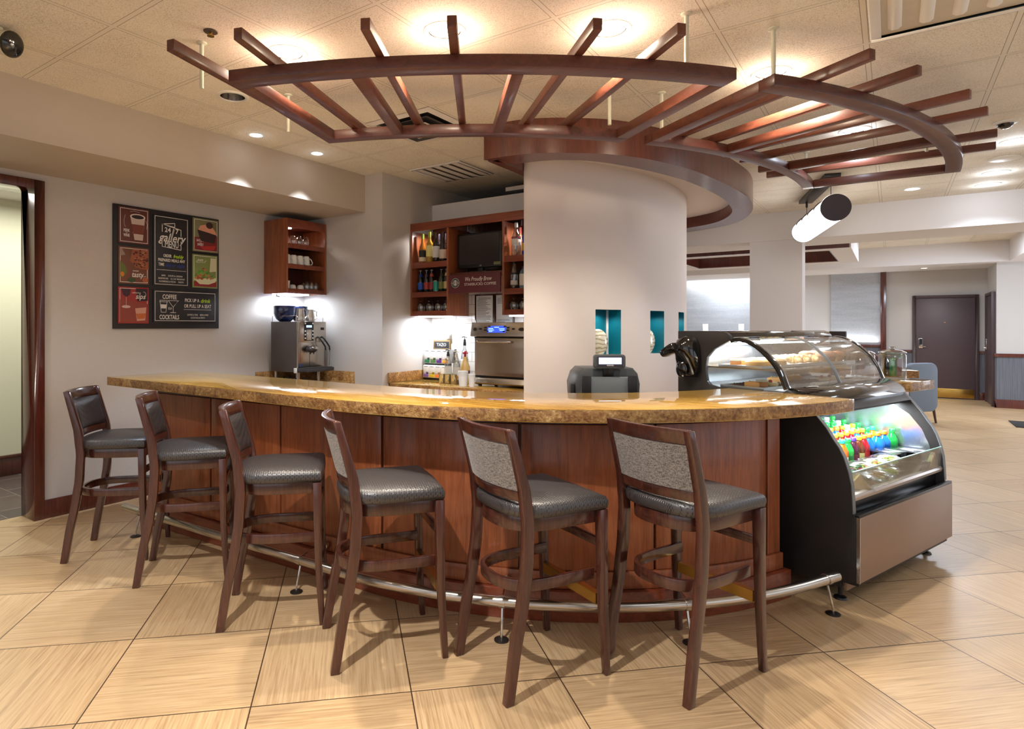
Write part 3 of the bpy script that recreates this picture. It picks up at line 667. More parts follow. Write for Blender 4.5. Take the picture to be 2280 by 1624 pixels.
# ---------------------------------------------------------------- pergola frames over the bar
PC = (-4.2, 6.17); ZB, ZP = 2.642, 2.70
def pa(r, a): a = math.radians(a); return (PC[0]+r*math.cos(a), PC[1]+r*math.sin(a))
def parc(r, a0, a1, n=30): return [pa(r, a0+(a1-a0)*k/n) for k in range(n+1)]
def pergola(label, ro, ri, rads, slats, rods, loc):
    t = thing('pergola', label, 'pergola', loc, 0, 'hanging pergola frames over the bar')
    a0, a1 = rads[0], rads[-1]
    b = MB(); b.ribbon(parc(ro, a0, a1), parc(ro-.1, a0, a1), ZB, ZP); b.build('outer_beam', M['pergola'], t, bevel=.003, ang=30)
    b = MB(); b.ribbon(parc(ri+.085, a0, a1), parc(ri, a0, a1), ZB, ZP); b.build('inner_beam', M['pergola'], t, bevel=.003, ang=30)
    for k, a in enumerate(rads):
        w_ = .08 if k in (0, len(rads)-1) else .06; sgn = 1 if k == 0 else -1 if k == len(rads)-1 else 0
        p, q = Vector((*pa(ri+.086, a), 0)), Vector((*pa(ro-.101, a), 0)); d = (q-p).normalized(); side = Vector((-d.y, d.x, 0))*(w_/2*sgn)
        b = MB(); b.bar(p+side+Vector((0, 0, (ZB+ZP)/2)), q+side+Vector((0, 0, (ZB+ZP)/2)), w_, ZP-ZB); b.build('rafter', M['slat'], t, bevel=.003)
    for (x0, y0), (x1, y1) in slats:
        b = MB(); b.bar((x0, y0, ZP+.027), (x1, y1, ZP+.027), .042, .052); b.build('slat', M['slat'], t, bevel=.003)
    for x, y in rods:
        b = MB(); b.tube([(x, y, ZP), (x, y, ZC)], .011, 12); r_ = b.build('hanger_rod', M['rod'], t)
        b = MB(); b.lathe([(.026, 0), (.026, -.006), (.012, -.012)], (x, y, ZC), 14); b.build('ceiling_flange', M['rod'], r_)
    return t
pergola('left dark red wooden pergola frame hanging over the straight end of the bar', 4.63, 3.565, (-70.3, -62.4, -52.6, -39.2),
        [((-2.67, 1.529), (-3.057, 2.897)), ((-2.326, 1.643), (-2.829, 2.977)), ((-1.813, 1.908), (-2.488, 3.154)), ((-1.502, 2.105), (-2.256, 3.287)), ((-1.013, 2.487), (-1.972, 3.527)), ((-.736, 2.742), (-1.796, 3.713))],
        [(-2.96, 1.87), (-3.17, 2.62), (-.80, 3.06), (-1.43, 3.70)], (-2.1, 2.7, ZB))
pergola('right dark red wooden pergola frame hanging over the curved end of the bar', 4.63, 3.565, (-36.4, -25.6, -12.6, .4),
        [((-.075, 3.523), (-1.287, 4.329)), ((.112, 3.883), (-1.175, 4.585)), ((.351, 4.445), (-1.024, 4.896)), ((.463, 4.856), (-.949, 5.168)), ((.566, 5.445), (-.888, 5.572)), ((.596, 5.825), (-.864, 5.814))],
        [(-.485, 3.47), (-1.2, 4.0), (.2, 5.6), (-.6, 6.1)], (-.5, 5.0, ZB))
# ---------------------------------------------------------------- recessed ceiling lights
CL = {'d1': 'lit round recessed ceiling light over the second slat from the left', 'd2': 'lit round recessed ceiling light behind the fourth slat from the left', 'd3': 'lit round recessed ceiling light beside the fifth slat from the left',
      'd4': 'lit recessed ceiling light half hidden behind the right pergola corner', 'off': 'unlit recessed ceiling light with bare chrome reflector inside the left pergola', 's1': 'small bright recessed spotlight near the soffit, seen right of the pergola corner',
      's2': 'small recessed spotlight near the soffit, peeking under the pergola end beam', 'd5': 'lit recessed ceiling light seen between slats of the right pergola', 'd6': 'recessed ceiling light at the right edge of the picture', 'd7': 'lit recessed ceiling light second nearest to the far beam',
      'd8': 'brightest recessed ceiling light, closest to the far beam', 's3': 'small recessed ceiling light left of the pair before the far beam'}
for k, (x, y, r) in CANS.items():
    lit = k != 'off'; warm = k in ('d1', 'd2', 'd3', 'd4')
    t = thing('recessed_light', CL[k], 'ceiling light', (x, y, ZC), 0, 'recessed ceiling lights')
    b = MB(); b.lathe([(r-.002, .002), (r-.001, -.006), (r+.012, -.008), (r+.024, -.002), (r+.024, .0)], (x, y, ZC), 28); b.build('trim_ring', M['white'], t)
    h = .012 if lit else .12
    b = MB(); b.lathe([(r-.002, 0), (r*.9, h*.5), (r*.7, h)], (x, y, ZC), 28); b.build('reflector', M['chrome'], t, recalc=False)
    b = MB(); b.lathe([(0, 0), (r*(.93 if lit else .7), 0)], (x, y, ZC+(.004 if lit else h-.001)), 24); b.build('lamp', (M['lamp_warm'] if warm else M['lamp_cool']) if lit else M['offwhite'], t)
    if lit:
        pl = bpy.data.lights.new('halo_fill', 'POINT'); pl.energy = 7 if warm else (2.6 if k[0] == 'd' else .12); pl.color = (1, .86, .64) if warm else (.78, .88, 1); pl.shadow_soft_size = .06  # point light added below the lamp to brighten the ceiling around it
        po = bpy.data.objects.new('halo_fill', pl); po.location = (x, y, ZC-.06); COL.objects.link(po)
        pw = {'d1': 90, 'd2': 110, 'd3': 110, 'd4': 90, 's1': 110, 's2': 110}.get(k, 22)
        spot('recessed_lamp', (x, y, ZC-.006), pw, (1, .91, .78) if warm else (.74, .86, 1), 128 if k[0] == 'd' else 70, .35, .035)
# round speaker, dark dome, small sensor
b = MB(); b.lathe([(.115, .0), (.118, -.006), (.105, -.01), (0, -.01)], (.815, 7.36, ZC), 30); tag(b.build('ceiling_speaker', M['white']), 'large round white ceiling speaker grille near the right edge', 'speaker')
t = thing('dome_camera', 'small dark dome on the ceiling near the right edge', 'dome camera', (.672, 6.058, ZC))
b = MB(); b.lathe([(.07, 0), (.07, -.012), (.05, -.016)], (.672, 6.058, ZC), 20); b.build('dome_base', M['white'], t)
b = MB(); b.lathe([(.05, -.016), (.042, -.035), (.02, -.048), (0, -.051)], (.672, 6.058, ZC), 20); b.build('dome', M['gloss_black'], t)
t = thing('ceiling_sensor', 'small dark round opening with a brass sprinkler in the ceiling near the left pergola', 'sprinkler', (-2.81, 1.826, ZC))
b = MB(); b.lathe([(.036, 0), (.034, -.004), (0, -.004)], (-2.81, 1.826, ZC), 18); b.build('escutcheon', C((70, 54, 44), .6), t)
b = MB(); b.lathe([(.008, -.004), (.008, -.02), (.018, -.022), (.018, -.025), (0, -.025)], (-2.81, 1.826, ZC), 12); b.build('sprinkler_head', M['brass'], t)
# air grilles
def grille(label, x0, x1, y0, y1, n, along, name='air_grille', dark=False):
    t = thing(name, label, 'air grille', ((x0+x1)/2, (y0+y1)/2, ZC)); f = .03
    b = MB()
    for q in ((x0, x1, y0, y0+f), (x0, x1, y1-f, y1), (x0, x0+f, y0+f, y1-f), (x1-f, x1, y0+f, y1-f)): b.box(*q, ZC-.012, ZC)
    b.build('frame', M['drywall'], t, bevel=.003)
    b = MB(); b.box(x0+f, x1-f, y0+f, y1-f, ZC-.002, ZC-.0005); b.build('backing', C((120, 106, 92), .8) if not dark else C((60, 54, 48), .8), t)
    for k in range(n):
        b = MB()
        if along == 'y':
            c = x0+f+(x1-x0-2*f)*(k+.5)/n; w_ = (x1-x0-2*f)/n*.82; b.obox((c, (y0+y1)/2, ZC-.007), (w_, y1-y0-2*f, .004), 0, 0, Matrix.Translation((c, (y0+y1)/2, ZC-.008)) @ Matrix.Rotation(.12, 4, 'Y'))
        b.build('louvre', M['drywall'], t)
    return t
grille('stained return air grille in the ceiling above the back shelves', -3.745, -3.165, 4.55, 5.15, 5, 'y')
t = thing('ceiling_diffuser', 'square supply air diffuser in the ceiling behind the left pergola slats', 'air diffuser', (-2.86, 3.62, ZC))
for k, (s_, z) in enumerate(((.30, 0), (.22, -.022), (.14, -.03), (.06, -.034))):
    b = MB(); cx, cy = -2.86, 3.62
    o_ = [(cx+i*s_, cy+j*s_) for i, j in ((-1, -1), (1, -1), (1, 1), (-1, 1))]; i_ = [(cx+i*(s_-.055), cy+j*(s_-.055)) for i, j in ((-1, -1), (1, -1), (1, 1), (-1, 1))]
    for a in range(4):
        c = (a+1) % 4; b.quad((*o_[a], ZC-.004+z), (*o_[c], ZC-.004+z), (*i_[c], ZC-.004+z+(.018 if k else -.008)), (*i_[a], ZC-.004+z+(.018 if k else -.008)))
    b.build('diffuser_ring', M['drywall'] if k % 2 == 0 else C((60, 56, 54), .6), t, recalc=False)
b = MB(); b.box(-3.1, -2.62, 3.38, 3.86, ZC-.003, ZC-.001); b.build('backing', C((38, 36, 36), .7), t)
# big louvred air panel at the top right
t = thing('ceiling_light_panel', 'large louvred ceiling panel with white blades at the top right corner', 'ceiling panel', (.5, 3.3, ZC)); x0, x1, y0, y1 = -.09, 1.11, 2.72, 3.92
b = MB()
for q in ((x0, x1, y0, y0+.045), (x0, x1, y1-.045, y1), (x0, x0+.045, y0+.045, y1-.045), (x1-.045, x1, y0+.045, y1-.045)): b.box(*q, ZC-.016, ZC)
b.build('frame', M['white'], t, bevel=.004)
b = MB(); b.box(x0+.045, x1-.045, y0+.045, y1-.045, ZC-.003, ZC-.001); b.build('reflector', C((206, 196, 180), .4), t)
for k in range(9):
    c = x0+.1+.125*k
    for (a, e, s_) in ((c-.03, c+.012, .0), (c+.012, c+.05, .0)):
        pass
    b = MB(); zt = ZC-.014
    b.extrude([(c-.028, y0+.05, ZC-.003), (c-.012, y0+.05, zt), (c+.012, y0+.05, zt), (c+.028, y0+.05, ZC-.003)], (0, y1-y0-.16, 0)); b.build('blade', M['white'], t)
# emergency light
t = thing('emergency_light', 'cream plastic emergency light with a clear lamp head in the top left corner', 'emergency light', (-3.62, 1.25, ZC))
b = MB(); ax = Vector((.80, .30, -.25)).normalized(); c0 = Vector((-3.66, 1.14, 2.855)); 
b.box(-3.80, -3.60, 1.05, 1.19, 2.81, 2.942); b.build('housing', M['offwhite'], t, bevel=.012)
Mx = Matrix.Translation((-3.60, 1.20, 2.862)) @ ax.to_track_quat('Z', 'Y').to_matrix().to_4x4()
b = MB(); b.lathe([(0, -.09), (.045, -.085), (.058, -.06), (.062, .02), (.064, .035)], (0, 0, 0), 24, 0, Mx); hd = b.build('lamp_head', M['offwhite'], t)
b = MB(); b.lathe([(.058, .03), (.056, .044), (.03, .052), (0, .055)], (0, 0, 0), 24, 0, Mx); b.build('lens', M['case_glass'], hd)
b = MB(); b.lathe([(0, .0), (.03, .014), (.056, .036)], (0, 0, 0), 24, 0, Mx); b.build('reflector', M['dark_steel'], hd, recalc=False)
b = MB(); b.lathe([(0, .046), (.01, .04), (.012, .02), (0, .01)], (0, 0, 0), 12, 0, Mx); b.build('bulb', M['chrome'], hd)
b = MB(); b.box(-3.7, -3.64, 1.19, 1.1915, 2.818, 2.838); b.build('sticker', M['paper'], t)
# pendant tube lamp
p0, p1 = Vector((-.44, 6.97, 2.585)), Vector((-.87, 8.55, 2.585)); ax = (p1-p0).normalized(); L = (p1-p0).length; r = .13
t = thing('pendant_lamp', 'glowing white tube pendant lamp with black end caps hanging past the right pergola', 'pendant lamp', (-.65, 7.76, ZC))
b = MB(); b.bar(p0+ax*.12+Vector((0, 0, ZC-.02-p0.z)), p0+ax*(L-.12)+Vector((0, 0, ZC-.02-p0.z)), .14, .04); b.build('canopy', M['dark_steel'], t, bevel=.003)
Q = ax.to_track_quat('Z', 'Y').to_matrix().to_4x4()
b = MB(); b.lathe([(r-.006, .01), (r-.006, L-.01)], (0, 0, 0), 32, 0, Matrix.Translation(p0) @ Q); b.build('diffuser', M['lamp_tube'], t)
for e in (0, L):
    b = MB(); b.lathe([(0, -.006), (r, -.006), (r, .008), (0, .008)], (0, 0, 0), 36, 0, Matrix.Translation(p0+ax*e) @ Q); b.build('end_cap', C((58, 48, 52), .45), t)
side = ax.cross(Vector((0, 0, 1)))
b = MB(); R = []
for k in range(13):
    a = math.radians(28+124*k/12); R.append(side*math.cos(a)*(r+.003)+Vector((0, 0, 1))*math.sin(a)*(r+.003))
for a_, c_ in zip(R, R[1:]): b.quad(p0+ax*.008+a_, p0+ax*.008+c_, p1-ax*.008+c_, p1-ax*.008+a_)
b.build('top_shield', C((150, 140, 132), .5), t, recalc=False)
for k in range(1, 5):
    b = MB(); c = p0+ax*(L*k/5)
    pts = [c+side*math.cos(math.radians(q))*(r+.004)+Vector((0, 0, 1))*math.sin(math.radians(q))*(r+.004) for q in range(20, 165, 8)]
    b.tube(pts, .006, 6); b.build('hoop', M['dark_steel'], t)
for e in (.2, L-.2):
    b = MB(); b.tube([p0+ax*e+Vector((0, 0, r)), p0+ax*e+Vector((0, 0, ZC-.04-p0.z))], .0035, 6); c_ = b.build('cable', M['dark_steel'], t)
    b = MB(); b.tube([p0+ax*e+Vector((0, 0, ZC-.1-p0.z)), p0+ax*e+Vector((0, 0, ZC-.03-p0.z))], .012, 10); b.build('cable_gripper', M['black'], c_)
# ---------------------------------------------------------------- back shelves
def cabinet(name, label, cat, x0, x1, y0, y1, z0, z1, shelves, loc, face='y', **kw):
    t = thing(name, label, cat, loc)
    return t
YF, YW = 4.9, 5.26
t = thing('back_bar_shelving', 'red brown wood shelving unit with open bottle shelves on the back wall', 'shelving unit', (-3.3, YF, 1.547)); th = .022
def bx(nm, mat, p, *boxes, bev=.0015):
    b = MB()
    for q in boxes: b.box(*q)
    return b.build(nm, mat, p, bevel=bev)
for x in (-4.018, -3.56, -2.925, -2.44): bx('side_panel', M['cherry'], t, (x, x+th, YF, YW, 1.547, 2.415))
bx('header_board', M['cherry_lying'], t, (-4.018, -2.412, YF-.004, YF+.02, 2.415, 2.495))
bx('top_panel', M['inside'], t, (-4.018, -2.412, YF+.02, YW, 2.475, 2.495))
bx('back_panel', M['inside'], t, (-3.996, -3.56, YW-.012, YW-.001, 1.56, 2.475), (-2.903, -2.42, YW-.012, YW-.001, 1.56, 2.475))
for xa, xb in ((-3.996, -3.56), (-2.903, -2.44)):
    for zt, h in ((2.092, .058), (1.79, .053), (1.597, .05)):
        s_ = bx('shelf', M['inside'], t, (xa, xb, YF+.014, YW-.012, zt-.02, zt)); bx('shelf_edge', M['cherry_lying'], s_, (xa, xb, YF, YF+.014, zt-h, zt))
bx('bay_back', M['espresso'], t, (-3.538, -2.925, YW-.012, YW-.001, 1.95, 2.475)); bx('bay_shelf', M['inside'], t, (-3.538, -2.925, YF+.03, YW-.012, 1.945, 1.965))
for x in (-3.8, -2.66):
    b = MB(); b.lathe([(.03, 0), (.03, -.008), (.022, -.012), (0, -.012)], (x, 5.05, 2.474), 20); b.build('puck_light', M['led'], t)
    spot('shelf_puck_lamp', (x, 5.05, 2.455), 9, (1, .93, .88), 150, .5, .02)
for xa, xb in ((-3.99, -3.6), (-2.9, -2.5)):
    bx('under_light', M['led_soft'], t, (xa, xb, 4.99, 5.06, 1.533, 1.547)); area('under_cabinet_lamp', ((xa+xb)/2, 5.02, 1.53), .36, 7 if xa < -3 else 4, (.84, .91, 1), sy=.06)
# television
t = thing('television', 'black flat television in the middle bay of the back shelves', 'television', (-3.2, 5.03, 1.965))
b = MB(); b.box(-3.5, -2.99, 5.0, 5.05, 2.012, 2.352); b.build('casing', M['black'], t, bevel=.006)
b = MB(); b.box(-3.472, -3.015, 4.997, 5.001, 2.046, 2.332); b.build('screen', plain('tv_screen', (44, 40, 42), .18, 0, .03), t)
b = MB(); b.box(-3.27, -3.21, 5.015, 5.045, 1.975, 2.014); b.box(-3.34, -3.14, 4.97, 5.1, 1.965, 1.978); b.build('stand', M['black'], t, bevel=.003)
text('LG', 'logo', M['chalk'], t, Matrix.Translation((-3.225, 4.998, 2.03)) @ Matrix.Rotation(PI/2, 4, 'X'), .02)
bx('energy_sticker', C((120, 120, 84), .6), t, (-3.075, -3.0, 4.9955, 4.997, 2.03, 2.058), bev=0)
# coffee sign
t = thing('coffee_sign', 'dark red sign reading We Proudly Brew below the television', 'sign', (-3.235, YF-.01, 1.762))
bx('panel', C((92, 34, 40), .45, 'sign_maroon'), t, (-3.53, -2.937, YF-.012, YF+.006, 1.762, 1.943))
TX = lambda x, z, y=YF-.0135: Matrix.Translation((x, y, z)) @ Matrix.Rotation(PI/2, 4, 'X')
text('We Proudly Brew', 'script_line', M['chalk'], t, TX(-3.185, 1.892), .058, .32, maxw=.3)
text('STARBUCKS COFFEE', 'capital_line', M['chalk'], t, TX(-3.16, 1.843), .036, maxw=.355)
cxs, czs = -3.445, 1.862
def disc(nm, mat, p, x, z, r, y, r0=0):
    b = MB(); pr = [(r0, 0), (r, 0)] if r0 else [(0, 0), (r, 0)]
    b.lathe(pr, (0, 0, 0), 32, 0, Matrix.Translation((x, y, z)) @ Matrix.Rotation(PI/2, 4, 'X')); return b.build(nm, mat, p, recalc=False)
lg = disc('roundel', M['chalk'], t, cxs, czs, .047, YF-.0128); disc('ring', C((20, 70, 52), .5, 'dark_green'), lg, cxs, czs, .044, YF-.0134, .03); disc('centre', C((20, 24, 22), .5), lg, cxs, czs, .027, YF-.0134)
b = MB(); q = YF-.014                                       # crowned figure with two tails
b.lathe([(0, 0), (.0075, 0)], (0, 0, 0), 14, 0, Matrix.Translation((cxs, q, czs+.008)) @ Matrix.Rotation(PI/2, 4, 'X'))
b.quad((cxs-.008, q, czs+.016), (cxs+.008, q, czs+.016), (cxs+.011, q, czs+.024), (cxs-.011, q, czs+.024))
b.quad((cxs-.006, q, czs), (cxs+.006, q, czs), (cxs+.009, q, czs-.022), (cxs-.009, q, czs-.022))
for s_ in (-1, 1):
    for k in range(5):
        a0, a1 = math.radians(-60+24*k), math.radians(-60+24*(k+1)); pt = lambda a, r: (cxs+s_*r*math.cos(a), q, czs+r*math.sin(a))
        b.quad(pt(a0, .015), pt(a1, .015), pt(a1, .021), pt(a0, .021))
b.build('figure', M['chalk'], lg, recalc=False)
disc('star', M['chalk'], lg, cxs-.037, czs, .004, YF-.0141); disc('star', M['chalk'], lg, cxs+.037, czs, .004, YF-.0141)
# framed notices, wall plate
for k, (xa, xb, lab) in enumerate(((-3.455, -3.225, 'left framed notice on the white tiles above the oven'), (-3.218, -2.995, 'right framed notice on the white tiles above the oven'))):
    t = thing('framed_notice', lab, 'notice', ((xa+xb)/2, 5.25, 1.46), 0, 'framed notices above the oven')
    z0, z1 = 1.455, 1.765
    bx('frame', M['espresso'], t, (xa, xa+.014, 5.245, 5.261, z0, z1), (xb-.014, xb, 5.245, 5.261, z0, z1), (xa+.014, xb-.014, 5.245, 5.261, z1-.014, z1), (xa+.014, xb-.014, 5.245, 5.261, z0, z0+.014))
    pg = bx('page', M['paper'], t, (xa+.014, xb-.014, 5.253, 5.257, z0+.014, z1-.014), bev=0)
    b = MB(); rnd = random.Random(k)
    for j in range(22 if k == 0 else 9):
        z = z1-.035-j*.0115 if k == 0 else z1-.03-(j if j < 6 else j+12)*.0125
        if z < z0+.02: break
        w_ = rnd.uniform(.08, .17); c = (xa+xb)/2 if j < 2 else xa+.02+w_/2+.006
        b.box(c-w_/2, c+w_/2, 5.2522, 5.253, z-.0022, z+.0022)
    b.build('printed_lines', M['ink'], pg)
t = thing('wall_plate', 'steel outlet plate on the white tiles left of the oven', 'wall plate', (-3.805, 5.255, 1.26))
bx('plate', M['steel'], t, (-3.862, -3.747, 5.255, 5.2615, 1.26, 1.37)); bx('socket', C((150, 150, 152), .4), t, (-3.83, -3.815, 5.253, 5.255, 1.335, 1.352), (-3.79, -3.775, 5.253, 5.255, 1.335, 1.352))
# back counter
t = thing('back_counter', 'granite topped back counter under the bottle shelves', 'counter', (-3.3, 4.9, 0)); g2 = [M['granite'], M['granite_edge']]
b = MB(); b.prism([(-4.018, 4.56), (-2.42, 4.62), (-2.42, 5.26), (-4.018, 5.26)], .845, .885, 1, 0); b.build('worktop', g2, t, bevel=.002)
bx('splashback', M['granite_edge'], t, (-4.018, -3.998, 4.545, 5.24, .887, .985))
bx('cabinet', M['cherry'], t, (-4.0, -2.43, 4.65, 5.26, 0, .845))
# ---------------------------------------------------------------- bottles and glasses on the shelves
def bottle(name, label, cat, loc, prof, mat, parts, group=None, n=18, sx=1, sy=1):
    t = thing(name, label, cat, loc, 0, group); x, y, z = loc
    b = MB(); b.lathe([(r, z_) for r, z_ in prof], loc, n, 0, None, sx, sy); b.build('glass_body', mat, t, ang=50)
    for nm, m_, pr in parts: b = MB(); b.lathe(pr, loc, n, 0, None, sx, sy); b.build(nm, m_, t, ang=50)
    return t
def winep(h=.3, r=.036): return [(0, .002), (r-.004, 0), (r, .006), (r, h*.56), (r*.9, h*.64), (r*.5, h*.72), (.0145, h*.79), (.0145, h), (0, h)]
def burgp(h=.3, r=.039): return [(0, .002), (r-.004, 0), (r, .006), (r, h*.42), (r*.82, h*.55), (r*.5, h*.68), (.0145, h*.8), (.0145, h), (0, h)]
def lab(r, z0, z1): return [(r+.0006, z0), (r+.0006, z1)]
GL = lambda rgb: C(rgb, .1, 'bottle_%d_%d_%d' % rgb, .6)
WINE = [('amber white wine bottle with green capsule and dark label, leftmost on the top shelf', -3.925, burgp(), GL((150, 88, 24)), (104, 130, 40), [((34, 28, 26), .06, .13), ((214, 200, 170), .016, .058)], .039),
        ('white wine bottle with lime capsule and pale yellow label', -3.836, winep(.312), GL((170, 130, 40)), (160, 176, 30), [((216, 206, 130), .06, .175)], .036),
        ('dark red wine bottle with white label and black dot', -3.752, winep(.3), GL((24, 20, 18)), (40, 30, 34), [((206, 204, 200), .045, .16)], .036),
        ('dark wine bottle with maroon capsule and low cream label', -3.664, burgp(), GL((22, 18, 18)), (52, 26, 30), [((206, 190, 176), .03, .12)], .039)]
for k, (lb, x, pr, mt, cap, labs, r) in enumerate(WINE):
    h = pr[-1][1]
    t = bottle('wine_bottle', lb, 'bottle', (x, 4.985, 2.093), pr, mt, [('capsule', C(cap, .3), [(.0153, h*.82), (.0153, h+.0008), (0, h+.0008)])] + [('label', C(c, .6), lab(r, a, z)) for c, a, z in labs], 'wine bottles on the top back shelf')
t = bottle('wine_bottle', 'red labelled bottle beside the dividing panel on the top shelf', 'bottle', (-3.594, 5.04, 2.093), winep(.3, .03), GL((120, 20, 26)), [('capsule', C((40, 24, 26), .3), [(.0153, .24), (.0153, .301), (0, .301)]), ('label', C((206, 40, 48), .6), lab(.03, .05, .15))], 'wine bottles on the top back shelf')
for x, y, lb in ((-3.79, 5.1, 'dark wine bottle standing behind the yellow labelled one'), (-3.71, 5.11, 'dark wine bottle standing behind the white labelled one')):
    bottle('wine_bottle', lb, 'bottle', (x, y, 2.093), winep(), GL((26, 20, 20)), [('capsule', C((34, 30, 44), .3), [(.0153, .24), (.0153, .301), (0, .301)])], 'wine bottles on the top back shelf')
def beerp(h=.225, r=.0305): return [(0, .002), (r-.003, 0), (r, .005), (r, h*.56), (r*.88, h*.64), (r*.5, h*.76), (.0135, h*.86), (.0135, h), (0, h)]
BEER = [('blue labelled beer bottle, leftmost on the middle back shelf', -3.952, (20, 24, 30), (40, 90, 190), (30, 60, 150)), ('beer bottle with red and navy label on the middle back shelf', -3.874, (24, 26, 36), (170, 60, 50), (70, 60, 70)),
        ('brown beer bottle with dark red label on the middle back shelf', -3.808, (40, 20, 16), (140, 40, 44), (180, 80, 60)), ('green beer bottle with olive label on the middle back shelf', -3.684, (20, 34, 22), (120, 124, 60), (60, 60, 40)), ('beer bottle with cream label beside the dividing panel', -3.62, (40, 44, 24), (222, 200, 140), (196, 176, 120))]
for lb, x, g, lc, nk in BEER:
    bottle('beer_bottle', lb, 'bottle', (x, 4.985, 1.791), beerp(), GL(g), [('label', C(lc, .5), lab(.0305, .03, .1)), ('neck_label', C(nk, .5), [(.0215, .158), (.0142, .19)]), ('cap', C((150, 150, 150), .3), [(.0145, .22), (.0145, .228), (0, .229)])], 'beers on the middle back shelf')
t = thing('drink_can', 'teal and green drink can among the beer bottles', 'can', (-3.752, 4.985, 1.791), 0, 'beers on the middle back shelf')
b = MB(); b.lathe([(0, .002), (.024, 0), (.032, .008), (.032, .108), (.027, .117), (0, .115)], (-3.752, 4.985, 1.791), 20); b.build('can_body', M['steel'], t)
b = MB(); b.lathe(lab(.032, .01, .106), (-3.752, 4.985, 1.791), 20); b.build('printed_sleeve', C((30, 150, 130), .35), t)
LIQ = [('clear spirit bottle with grey top and round red mark, right shelf top', -2.815, 2.093, [(0, .002), (.04, 0), (.044, .006), (.044, .17), (.034, .205), (.016, .23), (.0155, .3), (0, .3)], M['tumbler'], [('cap', C((180, 178, 180), .3), [(.0168, .262), (.0168, .305), (0, .305)]), ('label', C((216, 212, 206), .5), lab(.044, .1, .15)), ('emblem', C((120, 20, 40), .5), lab(.0442, .162, .172))]),
       ('blue and gold spirit bottle at the column edge, right shelf top', -2.715, 2.093, [(0, .002), (.034, 0), (.036, .005), (.036, .17), (.016, .21), (.014, .26), (0, .26)], GL((40, 50, 170)), [('label', C((206, 170, 50), .5), lab(.036, .04, .11)), ('cap', C((40, 40, 130), .3), [(.015, .235), (.015, .264), (0, .264)])]),
       ('tall clear spirit bottle with black cap, right shelf middle', -2.835, 1.791, [(0, .002), (.034, 0), (.036, .005), (.036, .15), (.028, .185), (.0145, .215), (.0145, .27), (0, .27)], M['tumbler'], [('cap', C((26, 24, 26), .3), [(.0155, .23), (.0155, .275), (0, .275)]), ('label', C((208, 200, 192), .5), lab(.036, .035, .075)), ('black_band', C((30, 28, 30), .5), lab(.0361, .13, .145))]),
       ('squat gin bottle with pale label at the column edge, right shelf middle', -2.735, 1.791, [(0, .002), (.04, 0), (.042, .006), (.042, .13), (.03, .165), (.016, .18), (.016, .195), (0, .195)], GL((90, 130, 150)), [('label', C((212, 208, 196), .5), lab(.042, .025, .13)), ('cap', C((60, 60, 64), .3), [(.017, .175), (.017, .2), (0, .2)])])]
for lb, x, z, pr, mt, pts in LIQ: bottle('spirit_bottle', lb, 'bottle', (x, 4.97, z), pr, mt, pts, 'spirit bottles on the right back shelves')
for k, x in enumerate((-2.858, -2.76)):
    bottle('spirit_bottle', ['dim bottle behind the clear spirit bottle on the right top shelf', 'dim bottle behind the blue spirit bottle on the right top shelf'][k], 'bottle', (x, 5.12, 2.093), winep(.28), GL((150, 110, 80)), [('cap', C((150, 60, 60), .3), [(.0155, .23), (.0155, .285), (0, .285)])], 'spirit bottles on the right back shelves')
def goblet(label, loc, group, h=.1, r=.043):
    t = thing('glass_goblet', label, 'glass', loc, 0, group)       # stored upside down
    b = MB(); b.lathe([(r*.8, 0), (r, h*.35), (r*.9, h*.7), (r*.5, h*.92), (0, h*.95)], loc, 18); b.build('bowl', M['tumbler'], t, recalc=False)
    b = MB(); b.lathe([(0, h*.95), (r*.55, h*.96), (r*.6, h), (0, h+.002)], loc, 18); b.build('foot', M['tumbler'], t); return t
for k, x in enumerate((-3.945, -3.832, -3.72, -3.625)): goblet('upturned glass on the bottom back shelf, %s from the left' % ORD[k], (x, 4.985, 1.598), 'upturned glasses on the bottom back shelves')
for k, x in enumerate((-2.845, -2.745)): goblet('upturned glass on the bottom shelf at the column edge, %s from the left' % ORD[k], (x, 4.985, 1.598), 'upturned glasses on the bottom back shelves')
# ---------------------------------------------------------------- things on the back counter
ZT_ = .886
t = thing('tea_display', 'two tiered rack of tea boxes on the back counter', 'display rack', (-3.84, 5.1, ZT_))
bx('rack', M['black'], t, (-3.985, -3.67, 5.08, 5.18, ZT_, ZT_+.022), (-3.985, -3.67, 5.1, 5.2, 1.04, 1.056), (-3.985, -3.67, 5.2, 5.21, ZT_, 1.19))
TC = [(20, 110, 70), (70, 120, 60), (90, 40, 130), (226, 150, 40), (120, 90, 170), (206, 180, 40), (226, 120, 50), (200, 150, 60)]
for row in range(2):
    for k in range(4):
        x = -3.983+.077*k; z = 1.057 if row == 0 else ZT_+.023; y = 5.085 if row == 0 else 5.065; c = TC[row*4+k]; h = .142 if row == 0 else .128
        q = thing('tea_box', 'white tea box with %s band, %s from the left in the %s tier' % (['green', 'leaf green', 'purple', 'orange', 'violet', 'yellow', 'tangerine', 'ochre'][row*4+k], ORD[k], ['upper', 'lower'][row]), 'tea box', (x+.037, y+.05, z), 0, 'tea boxes on the rack')
        bx('carton', M['paper'], q, (x, x+.074, y, y+.1, z, z+h)); bx('colour_band', C(c, .5), q, (x+.004, x+.07, y-.0012, y+.001, z+.004, z+.036)); bx('leaf_motif', C(tuple(int(v*.7) for v in c), .5), q, (x+.04, x+.07, y-.0018, y+.001, z+.036, z+.058))
        bx('stem_line', C((90, 60, 40), .5), q, (x+.002, x+.072, y-.0018, y+.001, z+.04, z+.0435)); bx('print', M['ink'], q, (x+.012, x+.06, y-.0012, y+.001, z+h-.018, z+h-.012))
